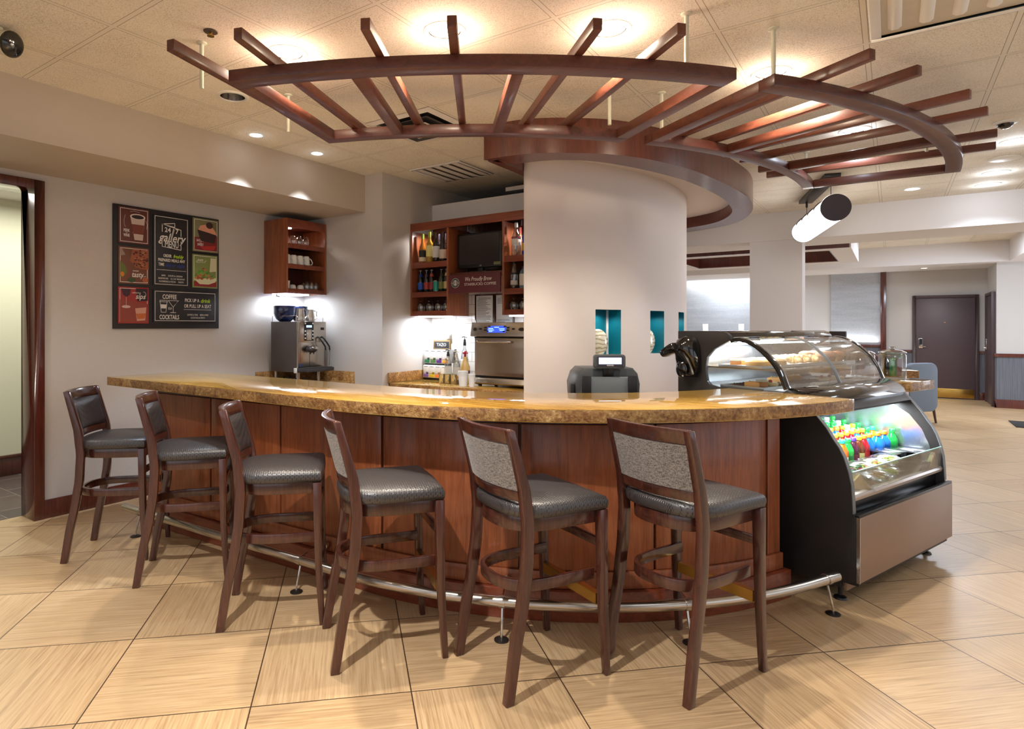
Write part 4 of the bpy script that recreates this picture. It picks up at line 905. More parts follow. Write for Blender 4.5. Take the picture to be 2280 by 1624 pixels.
t = thing('small_counter_sign', 'small framed dark sign standing on the tea rack', 'sign', (-3.79, 5.14, 1.2))
bx('frame', C((120, 96, 60), .4), t, (-3.9, -3.68, 5.13, 5.148, 1.2, 1.298)); pn = bx('panel', M['board'], t, (-3.884, -3.696, 5.127, 5.13, 1.214, 1.284))
text('TAZO', 'lettering', M['chalk'], t, Matrix.Translation((-3.79, 5.1265, 1.249)) @ Matrix.Rotation(PI/2, 4, 'X'), .045)
def syrup(label, x, y, h, capc, lc, pump=True):
    t = thing('syrup_bottle', label, 'syrup bottle', (x, y, ZT_), 0, 'syrup bottles on the back counter')
    b = MB(); b.lathe([(0, .002), (.034, 0), (.037, .005), (.037, h*.55), (.03, h*.66), (.014, h*.74), (.014, h*.86), (0, h*.86)], (x, y, ZT_), 18); b.build('glass_body', M['tumbler'], t)
    b = MB(); b.lathe([(0, .006), (.033, .006), (.034, h*.35), (0, h*.35)], (x, y, ZT_), 16); b.build('syrup', C((150, 110, 80), .3), t)
    b = MB(); b.lathe(lab(.037, h*.1, h*.5), (x, y, ZT_), 18); b.build('label', M['paper'], t)
    b = MB(); b.lathe(lab(.0373, h*.14, h*.22), (x, y, ZT_), 18); b.build('flavour_band', C(lc, .5), t)
    b = MB(); b.lathe([(.0155, h*.8), (.0155, h*.87), (.008, h*.9), (0, h*.9)], (x, y, ZT_), 12); b.build('cap', C(capc, .4), t)
    if pump:
        b = MB(); b.tube([(x, y, ZT_+h*.9), (x, y, ZT_+h)], .004, 8); b.tube([(x-.026, y-.01, ZT_+h-.004), (x, y, ZT_+h+.002), (x+.03, y-.012, ZT_+h-.008)], .006, 8); b.lathe([(.012, h*.87), (.013, h*.92), (.006, h*.95)], (x, y, ZT_), 12); b.build('pump', C(capc, .4), t)
syrup('front syrup bottle with black pump beside the tea boxes', -3.577, 4.95, .322, (26, 26, 28), (110, 40, 40)); syrup('front syrup bottle with clear pump, middle of the group', -3.475, 4.95, .31, (196, 190, 170), (206, 150, 70))
syrup('back syrup bottle with short cap under the wall plate', -3.615, 5.13, .36, (60, 60, 64), (150, 150, 60), False); syrup('tallest back syrup bottle with black pump', -3.515, 5.15, .45, (26, 26, 28), (190, 150, 200))
t = thing('caramel_bottle', 'caramel sauce bottle with a red pump top', 'sauce bottle', (-3.352, 4.92, ZT_)); o_ = (-3.352, 4.92, ZT_)
b = MB(); b.lathe([(0, .002), (.044, 0), (.047, .006), (.047, .16), (.03, .21), (.018, .235), (.018, .26), (0, .26)], o_, 20); b.build('bottle_body', C((208, 176, 112), .3), t)
b = MB(); b.lathe(lab(.047, .1, .13), o_, 20); b.build('dark_band', C((96, 50, 34), .4), t)
b = MB(); b.lathe([(.012, .26), (.012, .285), (.024, .29), (.024, .305), (.012, .315), (0, .315)], o_, 14); b.tube([(-3.352, 4.92, ZT_+.3), (-3.31, 4.9, ZT_+.297)], .007, 8); b.build('pump', M['red'], t)
for k, x in enumerate((-3.577, -3.508, -3.436)):
    t = thing('steel_cup', 'small steel cup on the back counter, %s from the left' % ORD[k], 'cup', (x, 4.85, ZT_), 0, 'steel cups on the back counter')
    b = MB(); b.lathe([(0, .003), (.029, 0), (.031, .004), (.033, .086), (.034, .089), (.031, .088), (.029, .01), (0, .008)], (x, 4.85, ZT_), 20); b.build('cup_body', M['chrome'], t)
    b = MB(); b.tube([(x+.02+.012*math.cos(a), 4.85-.03, ZT_+.045+.025*math.sin(a)) for a in [PI*(.5-k_/8) for k_ in range(9)]], .0025, 6); b.build('handle', M['chrome'], t)
for k, (x, y, r, h) in enumerate(((-3.225, 4.70, .045, .142), (-3.135, 4.71, .031, .117))):
    t = thing('cup_stack', ['wide stack of frosted plastic cups beside the oven', 'narrow stack of frosted plastic cups beside the oven'][k], 'cup stack', (x, y, ZT_), 0, 'plastic cup stacks')
    b = MB(); b.lathe([(0, 0), (r*.8, 0), (r, h*.7), (r, h), (r*.9, h), (r*.85, h-.01), (0, h-.02)], (x, y, ZT_), 20); b.build('cups', M['frost'], t)
    for j in range(5): b = MB(); b.lathe([(r+.0005, h*.7+j*h*.06), (r+.003, h*.7+j*h*.06+.003), (r+.0005, h*.7+j*h*.06+.006)], (x, y, ZT_), 20); b.build('rim', M['frost'], t)
# oven
t = thing('oven', 'stainless steel high speed oven with blue display on the back counter', 'oven', (-2.88, 4.98, ZT_))
x0, x1 = -3.2, -2.56
b = MB(); b.box(x0+.01, x1-.01, 4.84, 5.22, .925, 1.475); b.build('body', M['steel'], t, bevel=.006)
b = MB(); b.extrude([(x0, 4.80, 1.345), (x0, 4.78, 1.352), (x0, 4.81, 1.478), (x0, 4.86, 1.478), (x0, 4.86, 1.345)], (x1-x0, 0, 0)); cp_ = b.build('control_panel', M['steel'], t, bevel=.003)
pn = lambda x, z, d=.0015: Matrix.Translation((x, 4.78+.03*(z-1.352)/.126-d, z)) @ Matrix.Rotation(PI/2-.234, 4, 'X')
b = MB(); b.obox((0, 0, 0), (.19, .062, .003), 0, 0, pn(-2.92, 1.415)); b.build('display', M['blue_lcd'], cp_)
for dz, dx, w_ in ((.018, 0, .05), (.006, -.06, .05), (-.008, -.055, .06), (-.02, -.06, .04), (.004, .055, .06), (-.01, .06, .05)):
    b = MB(); b.obox((0, 0, 0), (w_, .006, .002), 0, 0, pn(-2.92+dx, 1.415+dz, .004)); b.build('readout', M['lcd_text'], cp_)
for x, z in ((-3.095, 1.418), (-3.04, 1.43), (-3.04, 1.407), (-3.0, 1.44), (-3.005, 1.396), (-2.745, 1.418), (-2.8, 1.43), (-2.8, 1.407), (-2.835, 1.44), (-2.84, 1.396)):
    b = MB(); b.obox((0, 0, 0), (.028, .014, .004), 0, 0, pn(x, z)); b.build('button', M['black'], cp_, bevel=.001)
b = MB(); b.lathe([(.016, 0), (.016, .003), (0, .003)], (0, 0, 0), 16, 0, pn(-3.155, 1.414)); b.build('badge', M['dark_steel'], cp_)
b = MB(); b.lathe([(.02, 0), (.02, .003), (0, .003)], (0, 0, 0), 16, 0, pn(-2.66, 1.414), 1.6, .8); b.build('badge', M['dark_steel'], cp_)
b = MB(); b.extrude([(x0+.03, 4.8, 1.335), (x0+.055, 4.8, 1.24), (x0+.055, 4.8, 1.03), (x0+.03, 4.8, .985), (x1-.03, 4.8, .985), (x1-.055, 4.8, 1.03), (x1-.055, 4.8, 1.24), (x1-.03, 4.8, 1.335)], (0, .04, 0)); dr = b.build('door', plain('oven_door_steel', (176, 160, 142), .3, .95, .05), t, bevel=.008)
b = MB(); b.tube([(-3.115, 4.8, 1.3), (-3.11, 4.765, 1.302), (-3.08, 4.755, 1.302), (-2.79, 4.755, 1.302), (-2.76, 4.765, 1.302), (-2.755, 4.8, 1.3)], .011, 10); b.build('handle', M['chrome'], dr)
bx('gap', M['black'], t, (x0+.012, x1-.012, 4.83, 4.85, 1.335, 1.345), (x0+.012, x1-.012, 4.83, 4.85, .97, .982))
b = MB(); b.extrude([(x0, 4.83, .972), (x0, 4.8, .965), (x0, 4.775, .92), (x0, 4.8, .905), (x0, 4.86, .905), (x0, 4.86, .972)], (x1-x0, 0, 0)); b.build('base_panel', M['steel'], t, bevel=.003)
for x in (-3.14, -2.62): b = MB(); b.lathe([(.018, 0), (.018, .02), (0, .02)], (x, 4.86, ZT_), 12); b.build('foot', M['black'], t); 
b = MB(); b.lathe([(.018, 0), (.018, .04), (0, .04)], (-3.14, 5.15, ZT_), 12); b.build('foot', M['black'], t)
b = MB(); b.lathe([(.018, 0), (.018, .04), (0, .04)], (-2.62, 5.15, ZT_), 12); b.build('foot', M['black'], t)
t = tag(MB().tube([(-3.19, 4.74, ZT_+.006), (-3.12, 4.70, ZT_+.006)], .006, 6).build('marker_pen', M['yellow']), 'small yellow pen on the back counter in front of the oven', 'pen')
# ---------------------------------------------------------------- coffee corner
t = thing('coffee_counter', 'small granite counter in the corner under the espresso machine', 'counter', (-4.76, 4.15, 0))
b = MB(); b.box(XL+.002, -4.39, 3.84, 4.468, .845, .885, 1); b.build('worktop', M['granite_edge'], t, bevel=.002)
bx('splashback', M['granite_edge'], t, (XL+.002, XL+.022, 3.84, 4.448, .885, .985), (XL+.002, -4.39, 4.448, 4.468, .885, .985)); bx('cabinet', M['cherry'], t, (XL+.002, -4.42, 3.86, 4.46, 0, .845))
t = thing('wall_cabinet', 'open red brown wall cabinet with glasses and mugs in the corner', 'wall cabinet', (-4.97, 4.2, 1.77)); xf = -4.80; y0, y1 = 3.945, 4.465; z0, z1 = 1.77, 2.507
bx('side_panel', M['cherry'], t, (XL+.001, xf, y0, y0+.02, z0, z1)); bx('side_panel', M['cherry'], t, (XL+.001, xf, y1-.02, y1, z0, z1))
bx('back_panel', M['inside'], t, (XL+.001, XL+.012, y0+.02, y1-.02, z0, z1)); bx('top_panel', M['inside'], t, (XL+.012, xf-.02, y0+.02, y1-.02, 2.44, 2.46)); bx('top_rail', M['cherry_lying'], t, (xf-.02, xf, y0+.02, y1-.02, 2.42, z1))
for zt, h in ((2.262, .047), (2.06, .046), (1.815, .045)):
    s_ = bx('shelf', M['inside'], t, (XL+.012, xf-.014, y0+.02, y1-.02, zt-.02, zt)); bx('shelf_edge', M['cherry_lying'], s_, (xf-.014, xf, y0+.02, y1-.02, zt-h, zt))
b = MB(); b.lathe([(.03, 0), (.03, -.008), (0, -.01)], (-4.96, 4.1, 2.44), 20); b.build('puck_light', M['led'], t); spot('cabinet_puck_lamp', (-4.96, 4.1, 2.425), 7, (1, .95, .9), 150, .5, .02)
bx('under_light', M['led_soft'], t, (-5.08, -4.88, 3.99, 4.3, 1.756, 1.77)); area('under_cabinet_lamp', (-4.98, 4.15, 1.752), .2, 7, (.8, .89, 1), sy=.32)
b = MB(); b.tube([(-5.0, 3.985, 1.768), (-5.0, 3.985, 1.745), (-4.96, 3.985, 1.74)], .006, 6); b.build('cable_clip', M['black'], t)
for k in range(4): goblet('upturned tumbler on the top cabinet shelf, %s from the left' % ORD[k], (-4.88, 4.005+.083*k, 2.263), 'tumblers in the wall cabinet', .09, .04)
def mug(label, loc):
    t = thing('mug', label, 'mug', loc, 0, 'white mugs in the wall cabinet'); x, y, z = loc
    b = MB(); b.lathe([(.040, 0), (.041, .003), (.035, .08), (.031, .094), (.0, .096)], loc, 22); b.build('mug_body', M['porcelain'], t)
    b = MB(); b.tube([(x+.01, y+.030, z+.078), (x+.03, y+.044, z+.062), (x+.042, y+.05, z+.03), (x+.036, y+.046, z+.01), (x+.02, y+.038, z+.012)], .0055, 8); b.build('handle', M['porcelain'], t)
for k in range(4): mug('upturned white mug on the middle cabinet shelf, %s from the left' % ORD[k], (-4.865, 4.0+.082*k, 2.061))
b = MB(); b.lathe([(0, .001), (.034, 0), (.04, .07), (.042, .078), (.037, .076), (.032, .006), (0, .006)], (-4.87, 3.995, 1.816), 20); tag(b.build('white_cup', M['porcelain']), 'tall white cup at the left end of the bottom cabinet shelf', 'cup')
for k, y in enumerate((4.075, 4.175)): b = MB(); b.lathe([(.036, 0), (.036, .02), (.03, .036), (.018, .045), (0, .046)], (-4.87, y, 1.816), 20); tag(b.build('white_bowl', M['porcelain']), 'upturned small white bowl, %s on the bottom cabinet shelf' % ['left one', 'right one'][k], 'bowl')
for k in range(6): goblet('small clear shot glass in the %s row, %s from the left, bottom cabinet shelf' % (['front', 'back'][k//3], ORD[k % 3]), (-4.86-.06*(k//3), 4.255+.06*(k % 3), 1.816), 'shot glasses in the wall cabinet', .085, .024)
# espresso machine (its front faces +x)
t = thing('espresso_machine', 'stainless espresso machine with grey sides in the corner', 'coffee machine', (-4.86, 4.15, .885)); xa, xb, ya, yb = -5.09, -4.68, 3.985, 4.325
bx('body', C((84, 78, 76), .4, 'machine_grey'), t, (xa, xb-.02, ya, yb, .99, 1.488), bev=.004)
fp = bx('front_panel', M['steel'], t, (xb-.02, xb, ya, yb, 1.035, 1.488), bev=.003)
bx('upper_front', M['steel'], t, (xb, xb+.03, ya+.002, yb-.002, 1.285, 1.487), bev=.004)
dk = bx('control_panel', M['black'], t, (xb+.03, xb+.034, ya+.05, ya+.17, 1.3, 1.486)); bx('keypad_plate', M['steel'], dk, (xb+.034, xb+.036, ya+.077, ya+.143, 1.305, 1.41), bev=.001); bx('display', M['pale_lcd'], dk, (xb+.034, xb+.036, ya+.075, ya+.145, 1.43, 1.452), bev=0)
for yy in (ya+.062, ya+.158):
    for z in (1.47, 1.395, 1.36, 1.325):
        b = MB(); b.lathe([(.008, 0), (.007, .004), (0, .005)], (0, 0, 0), 10, 0, Matrix.Translation((xb+.034, yy, z)) @ Matrix.Rotation(PI/2, 4, 'Y')); b.build('button', M['white'], dk)
bx('badge', M['black'], fp, (xb+.03, xb+.032, yb-.075, yb-.03, 1.405, 1.43)); bx('blue_sticker', C((40, 60, 130), .5), fp, (xb, xb+.001, ya+.02, ya+.04, 1.045, 1.075), bev=0)
b = MB(); b.ball((xb+.05, ya+.13, 1.215), .05, 16, 10, (1, 1.25, .7)); sp_ = b.build('coffee_spout', C((58, 52, 52), .35), t)
b = MB(); b.ball((xb+.062, ya+.145, 1.228), .045, 16, 10, (.9, 1.2, .55)); b.build('spout_cap', M['chrome'], sp_)
for yy in (ya+.11, ya+.15): b = MB(); b.tube([(xb+.055, yy, 1.19), (xb+.055, yy, 1.168)], .006, 8); b.build('nozzle', M['black'], sp_)
bx('centre_seam', M['black'], fp, (xb, xb+.001, ya+.145, ya+.149, 1.045, 1.19), (xb, xb+.001, ya+.03, ya+.032, 1.1, 1.285), bev=0)
for k, yy in enumerate((yb-.11, yb-.055)):
    b = MB(); b.tube([(xb+.03, yy, 1.335), (xb+.06, yy, 1.315), (xb+.075, yy+.02, 1.28), (xb+.08, yy+.05, 1.24), (xb+.08, yy+.055, 1.205)], .008, 8); w_ = b.build('steam_wand', M['black'], t)
    b = MB(); b.tube([(xb+.08, yy+.055, 1.205), (xb+.078, yy+.05, 1.19 if k == 0 else 1.05)], .005, 8); b.build('steam_tip', M['chrome'], w_)
tr = bx('drip_tray', C((52, 50, 54), .4), t, (xb-.01, xb+.15, ya-.005, yb-.005, 1.0, 1.035), bev=.003); bx('grate', M['dark_steel'], tr, (xb+.01, xb+.14, ya+.01, yb-.02, 1.035, 1.04))
bx('tray_corner', M['white'], tr, (xb-.04, xb-.01, ya-.02, ya+.0, .985, 1.035))
for x, y in ((xa+.04, ya+.03), (xb-.03, ya+.03), (xb-.03, yb-.05), (xa+.04, yb-.04)): b = MB(); b.lathe([(.018, 0), (.016, .1), (.016, .106), (0, .106)], (x, y, .885), 14); b.build('foot', M['steel'], t)
b = MB(); 
for k in range(3): b.tube([(-4.95+.1*k, 4.0+.02*math.sin(q*.8)+.08*q/8, .9+.04*math.sin(q*.5+k)) for q in range(12)], .007, 6)
b.build('hose', M['black'], t)
hp = thing('bean_hopper', 'dark blue translucent bean hopper on top of the espresso machine', 'hopper', (-4.98, 4.15, 1.488))
b = MB(); b.lathe([(.0, 0), (.06, 0), (.1, .03), (.125, .08), (.13, .15), (.125, .16), (0, .162)], (-4.985, 4.075, 1.489), 26, 0, None, .8, .95); b.build('left_bowl', C((24, 40, 84), .12, 'hopper_blue', .6), hp)
b = MB(); b.lathe([(.0, 0), (.06, 0), (.1, .03), (.12, .08), (.122, .15), (.118, .158), (0, .16)], (-4.985, 4.262, 1.489), 26, 0, None, .8, .66); b.build('right_bowl', C((20, 32, 64), .12, 'hopper_navy', .6), hp)
b = MB(); b.tube([(xa+.01, ya+.01, 1.488), (xa+.01, ya+.01, 1.545), (xb-.03, ya+.01, 1.545), (xb-.03, ya+.01, 1.488)], .003, 6); b.tube([(xa+.01, yb-.01, 1.488), (xa+.01, yb-.01, 1.53), (xb-.01, yb-.01, 1.53), (xb-.01, yb-.01, 1.488)], .003, 6); b.build('cup_rail', M['chrome'], t)
for k, (x, y, s_) in enumerate(((-4.77, 4.09, 1.0), (-4.77, 4.22, .94))):
    q = thing('milk_pitcher', ['left', 'right'][k]+' steel milk pitcher standing on the espresso machine', 'pitcher', (x, y, 1.488), 0, 'steel milk pitchers'); o_ = (x, y, 1.489); h = .13*s_
    b = MB(); b.lathe([(0, .002), (.048*s_, 0), (.05*s_, .006), (.047*s_, h*.4), (.038*s_, h*.85), (.04*s_, h), (.037*s_, h), (.035*s_, h*.85), (.044*s_, .01), (0, .008)], o_, 22); b.build('jug', M['steel'], q)
    b = MB(); b.tube([(x+.02, y+.036, 1.488+h*.9), (x+.02, y+.066, 1.488+h*.85), (x+.02, y+.066, 1.488+h*.4), (x+.02, y+.042, 1.488+h*.2)], .005, 8); b.build('handle', M['chrome'], q)
# ---------------------------------------------------------------- refrigerated display case (local axes: e forwards, k along, z up)
CA = math.radians(-20); K0, K1 = 3.49, 4.77
def W(e, k, z): return (e*math.cos(CA)-k*math.sin(CA), e*math.sin(CA)+k*math.cos(CA), z)
MK = Matrix.Rotation(CA, 4, 'Z')
case = thing('display_case', 'black refrigerated pastry and drinks case with curved glass at the end of the bar', 'display case', W(-1.95, 4.13, 0), CA)
def kb(nm, mat, p, *boxes, bev=.002):
    b = MB(); b.X = MK
    for q in boxes: b.box(*q)
    return b.build(nm, mat, p, bevel=bev)
def kx(nm, mat, p, outline, k0, k1, bev=.002, ang=30):
    b = MB(); b.extrude([W(e, k0, z) for e, z in outline], Vector(W(0, k1, 0))-Vector(W(0, k0, 0))); return b.build(nm, mat, p, bevel=bev, ang=ang)
curve = [(-1.447, .476), (-1.450, .55), (-1.455, .624), (-1.469, .69), (-1.49, .757), (-1.513, .805), (-1.54, .843), (-1.575, .9), (-1.612, .945), (-1.66, 1.0), (-1.715, 1.05), (-1.775, 1.086)]
side = [(-2.474, .08), (-1.504, .08), (-1.504, .105), (-1.424, .13), (-1.424, .465), (-1.447, .468)] + curve + [(-1.8, 1.07), (-2.2, 1.068), (-2.245, 1.078), (-2.268, 1.1), (-2.277, 1.15), (-2.277, 1.194), (-2.268, 1.25), (-2.22, 1.3), (-2.122, 1.352), (-2.113, 1.362), (-2.118, 1.385), (-2.135, 1.402), (-2.16, 1.41), (-2.474, 1.41)]
kx('side_panel', M['case_black'], case, side, K0, K0+.028, .001)
kx('side_panel', M['case_black'], case, side, K1-.028, K1, .001)
for ka in (K0, K1-.028):       # bright edge strip of each end panel
    b = MB(); b.strip([W(e+.003, ka+.014, z) for e, z in curve[:-1]], .03, .004); b.build('edge_trim', M['grey'], case, ang=60)
kb('front_panel', M['taupe'], case, (-1.424, -1.412, K0+.001, K1-.001, .128, .462)); kb('front_corner', M['chrome'], case, (-1.427, -1.411, K0-.002, K0+.003, .128, .464), bev=0)
kb('base', M['case_black'], case, (-2.42, -1.43, K0+.03, K1-.03, .1, .44))
kb('toe_trim', M['taupe'], case, (-1.5, -1.485, K0+.03, K1-.03, .06, .13))
kb('ledge', M['gloss_black'], case, (-1.49, -1.418, K0+.029, K1-.029, .44, .452)); kb('bumper', M['black'], case, (-1.436, -1.414, K0+.0, K1, .462, .474)); kb('ledge_back', M['black'], case, (-1.5, -1.488, K0+.029, K1-.029, .45, .515))
kx('lower_lip', plain('lip_steel', (190, 178, 170), .35, .5), case, [(-1.495, .515), (-1.458, .53), (-1.452, .548), (-1.46, .562), (-1.495, .556)], K0+.029, K1-.029)
kb('deck', M['liner'], case, (-2.12, -1.46, K0+.029, K1-.029, .535, .549))
kb('low_glass', M['glass'], case, (-1.462, -1.456, K0+.03, K1-.03, .562, .682), bev=0); kb('glass_edge', C((150, 190, 180), .2, 'glass_edge_green'), case, (-1.463, -1.455, K0+.03, K1-.03, .682, .686), bev=0)
for ka, kc in ((K0+.0285, K0+.031), (K1-.031, K1-.0285)):
    kx('end_liner', M['liner'], case, [(-2.1, .55), (-1.5, .55), (-1.52, .68), (-1.56, .78), (-1.63, .87), (-1.72, .93), (-1.82, .95), (-2.1, .95)], ka, kc, 0)
kb('back_liner', M['liner'], case, (-2.12, -2.1, K0+.03, K1-.03, .549, 1.0)); kb('rear_panel', M['case_black'], case, (-2.474, -2.45, K0+.028, K1-.028, .08, 1.41))
kx('canopy', M['black'], case, [(-2.12, .965), (-1.66, .945), (-1.628, .952), (-1.62, .965), (-1.655, 1.0), (-1.70, 1.045), (-2.12, 1.045)], K0+.028, K1-.028)
kb('canopy_light', M['led'], case, (-1.78, -1.75, K0+.06, K1-.06, .945, .955), bev=0)
o_ = area('case_lower_lamp', W(-1.72, 4.13, .94), .08, 13, (.86, .94, 1), (0, 0, CA+PI/2), 1.1); o_.data.size = 1.15; o_.data.shape = 'RECTANGLE'; o_.data.size_y = .05
kx('sill', M['gloss_black'], case, [(-1.70, 1.046), (-1.66, 1.0), (-1.648, 1.012), (-1.66, 1.04), (-1.70, 1.075), (-1.76, 1.096), (-1.785, 1.092), (-1.78, 1.07)], K0+.028, K1-.028)
kb('upper_deck', M['tray'], case, (-2.44, -1.78, K0+.029, K1-.029, 1.05, 1.066))
kx('roof', M['gloss_black'], case, [(-2.474, 1.30), (-2.474, 1.412), (-2.16, 1.412), (-2.13, 1.402), (-2.11, 1.375), (-2.13, 1.352), (-2.2, 1.34), (-2.3, 1.33)], K0+.028, K1+.0)
kb('upper_back', M['liner'], case, (-2.45, -2.43, K0+.03, K1-.03, 1.066, 1.31))
arch = [(-1.775, 1.09), (-1.792, 1.135), (-1.812, 1.181), (-1.846, 1.234), (-1.889, 1.279), (-1.928, 1.315), (-1.968, 1.342), (-2.01, 1.362), (-2.051, 1.372), (-2.085, 1.372), (-2.118, 1.36)]
def rib(nm, k0, k1, w_, mat):
    sm = smooth([(e, 0, z) for e, z in arch], 30); b = MB(); i_ = []
    cen = Vector((-2.1, 0, 1.1))
    A_ = [(p.x, p.z) for p in sm]; B_ = []
    for k, p in enumerate(sm):
        d = (sm[min(k+1, 30)]-sm[max(k-1, 0)]).normalized(); B_.append((p.x-d.z*w_, p.z+d.x*w_) if (cen-p).dot(Vector((-d.z, 0, d.x))) > 0 else (p.x+d.z*w_, p.z-d.x*w_))
    n = len(A_); V = [[b.v(W(*q, z)) for q, z in (((a[0], k0), a[1]), ((c[0], k0), c[1]), ((c[0], k1), c[1]), ((a[0], k1), a[1]))] for a, c in zip(A_, B_)]
    for u, v in zip(V, V[1:]):
        for k in range(4): b.f([u[k], u[(k+1) % 4], v[(k+1) % 4], v[k]])
    b.f(V[0]); b.f(V[-1]); return b.build(nm, mat, case, bevel=.003, ang=30)
rib('end_rib', K0+.0, K0+.045, .022, M['gloss_black']); rib('end_rib', K1-.04, K1, .02, M['gloss_black']); rib('centre_rib', 4.115, 4.145, .012, plain('rib_grey', (96, 98, 100), .4))
sm = smooth([(e, 0, z) for e, z in arch], 24); b = MB()
for p, q in zip(sm, sm[1:]): b.quad(W(p.x-.004, K0+.045, p.z-.004), W(q.x-.004, K0+.045, q.z-.004), W(q.x-.004, K1-.04, q.z-.004), W(p.x-.004, K1-.04, p.z-.004))
b.build('curved_glass', M['case_glass'], case, recalc=False)
for kk in (K0+.014, K1-.014):
    b = MB(); out = [(-1.80, 1.08), (-1.83, 1.18), (-1.9, 1.27), (-1.98, 1.335), (-2.06, 1.36), (-2.12, 1.35), (-2.22, 1.298), (-2.27, 1.25), (-2.277, 1.18), (-2.268, 1.1), (-2.22, 1.072)]
    b.f([b.v(W(e, kk, z)) for e, z in out]); b.build('end_glass', M['glass'], case, recalc=False)
kb('glass_shelf', M['glass'], case, (-2.42, -1.86, K0+.03, K1-.03, 1.186, 1.192), bev=0); kb('shelf_edge', M['chrome'], case, (-1.862, -1.852, K0+.03, K1-.03, 1.184, 1.194), bev=0); kb('shelf_edge_end', M['chrome'], case, (-2.42, -1.862, K0+.03, K0+.034, 1.184, 1.194), bev=0)
kb('upper_light', M['led'], case, (-2.2, -2.17, K0+.05, K1-.05, 1.328, 1.336), bev=0)
o_ = area('case_upper_lamp', W(-2.15, 4.13, 1.325), 1.1, 14, (.95, .97, 1), (0, 0, CA+PI/2), .05); o_.data.size = 1.1
for e, k in ((-1.53, K0+.06), (-1.53, K1-.07), (-2.36, K0+.06), (-2.36, K1-.07)):
    b = MB(); b.lathe([(.034, 0), (.03, .01), (.014, .018), (.011, .02), (.011, .1), (0, .1)], W(e, k, 0), 18); b.build('levelling_foot', M['black'], case)
# price cards
for k, lb in ((3.95, 'left'), (4.45, 'right')):
    t = thing('price_card_holder', 'white price cards on the case sill, %s group' % lb, 'price cards', W(-1.83, k, 1.066), CA)
    for j in range(3): kb('card', M['paper'], t, (-1.85+.025*j, -1.848+.025*j, k-.05+.012*j, k+.05+.012*j, 1.067, 1.1))
# ---------------------------------------------------------------- bottled drinks on the lower deck
def drink(cap, body, labc, fat=False, h=.215):
    t = thing('drink_bottle', 'x', 'drink bottle'); r = .042 if fat else .034
    pr = [(0, .002), (r-.006, 0), (r, .008), (r, h*.2), (r*.93, h*.3), (r*.93, h*.5), (r, h*.6), (r*.94, h*.7), (r*.5, h*.85), (.014, h*.88), (.014, h*.92), (0, h*.92)]
    b = MB(); b.lathe(pr, (0, 0, 0), 16); b.build('bottle_body', C(body, .12, 'drink_%d_%d_%d' % body, .5), t, ang=60)
    cr = .021 if fat else .017
    b = MB(); b.lathe([(cr-.003, h*.89), (cr, h*.9), (cr, h*.985), (cr-.003, h), (0, h)], (0, 0, 0), 16); b.build('cap', C(cap, .35), t, ang=50)
    if labc: b = MB(); b.lathe([(r*.94+.0008, h*.27), (r*.94+.0008, h*.54)], (0, 0, 0), 16); b.build('label', C(labc, .4), t)
    return t
OR, LIM, GRN, WHT, PUR, YEL = (240, 120, 30), (190, 226, 40), (30, 190, 70), (226, 230, 230), (90, 50, 170), (226, 206, 40)
KIND = {'blue': ('blue sports drink with orange cap', (OR, (20, 110, 200), (30, 90, 190))), 'green': ('green sports drink with orange cap', (OR, (16, 130, 50), (20, 110, 50))), 'red': ('red sports drink with orange cap', (OR, (170, 20, 34), (190, 30, 40))),
        'soda': ('green soda bottle with green cap', (GRN, (30, 176, 70), (20, 120, 60))), 'orange': ('orange soda bottle with teal cap', ((40, 180, 160), (236, 110, 20), (240, 240, 236))), 'tea': ('iced tea bottle with lime cap and pale label', (LIM, (110, 50, 20), (226, 220, 150))),
        'water': ('clear water bottle with white cap', (WHT, (186, 206, 214), (120, 160, 210))), 'grape': ('dark grape drink with purple cap', (PUR, (80, 24, 50), (120, 40, 70))), 'lime': ('white labelled drink with lime cap', (LIM, (150, 160, 140), (216, 220, 200)))}
proto = {}
def put(kind, e, k, z, where, fat=False):
    nm, args = KIND[kind]; key = (kind, fat); loc = W(e, k, z); lbl = ('wide ' if fat else '')+nm+', '+where
    if key not in proto: proto[key] = drink(*args, fat=fat); proto[key].location = loc; t = proto[key]
    else: t = dup(proto[key], loc)
    t['label'] = lbl; t['group'] = 'bottled drinks in the case'
rows = [(-1.715, 3.93, .072, ['soda', 'orange', 'soda', 'grape', 'tea', 'red', 'blue'], 'front row'), (-1.80, 3.80, .075, ['lime', 'red', 'soda', 'lime', 'red', 'tea', 'red', 'red', 'blue', 'tea', 'soda', 'orange'], 'second row'),
        (-1.885, 3.70, .077, ['lime', 'red', 'blue', 'green', 'green', 'green', 'green', 'blue', 'blue', 'red', 'water', 'lime', 'soda'], 'third row'), (-1.97, 3.66, .08, ['lime', 'red', 'blue', 'green', 'soda', 'water', 'grape', 'soda', 'lime', 'soda', 'soda', 'water', 'soda'], 'fourth row'),
        (-2.05, 3.62, .085, ['water', 'grape', 'soda', 'water', 'lime', 'grape', 'soda', 'water', 'water', 'soda', 'soda', 'water', 'soda'], 'back row')]
for ri, (e, k0, dk_, ks, wh) in enumerate(rows):
    seen = {}
    for i, kd in enumerate(ks):
        if k0+dk_*i > K1-.07: continue
        seen[kd] = seen.get(kd, 0)+1
        put(kd, e, k0+dk_*i, .55+.012*ri, '%s such from the bar, %s' % (ORD[seen[kd]-1], wh))
    if ri: kb('row_riser', M['liner'], case, (e-.04, e+.04, K0+.032, K1-.032, .549, .549+.012*ri), bev=0)
for i, kk in enumerate((4.475, 4.565)): put('blue', -1.712, kk, .551, '%s one standing behind the black food boxes' % ['left', 'right'][i], True)
put('soda', -1.71, 4.69, .551, 'rightmost, against the far end panel')
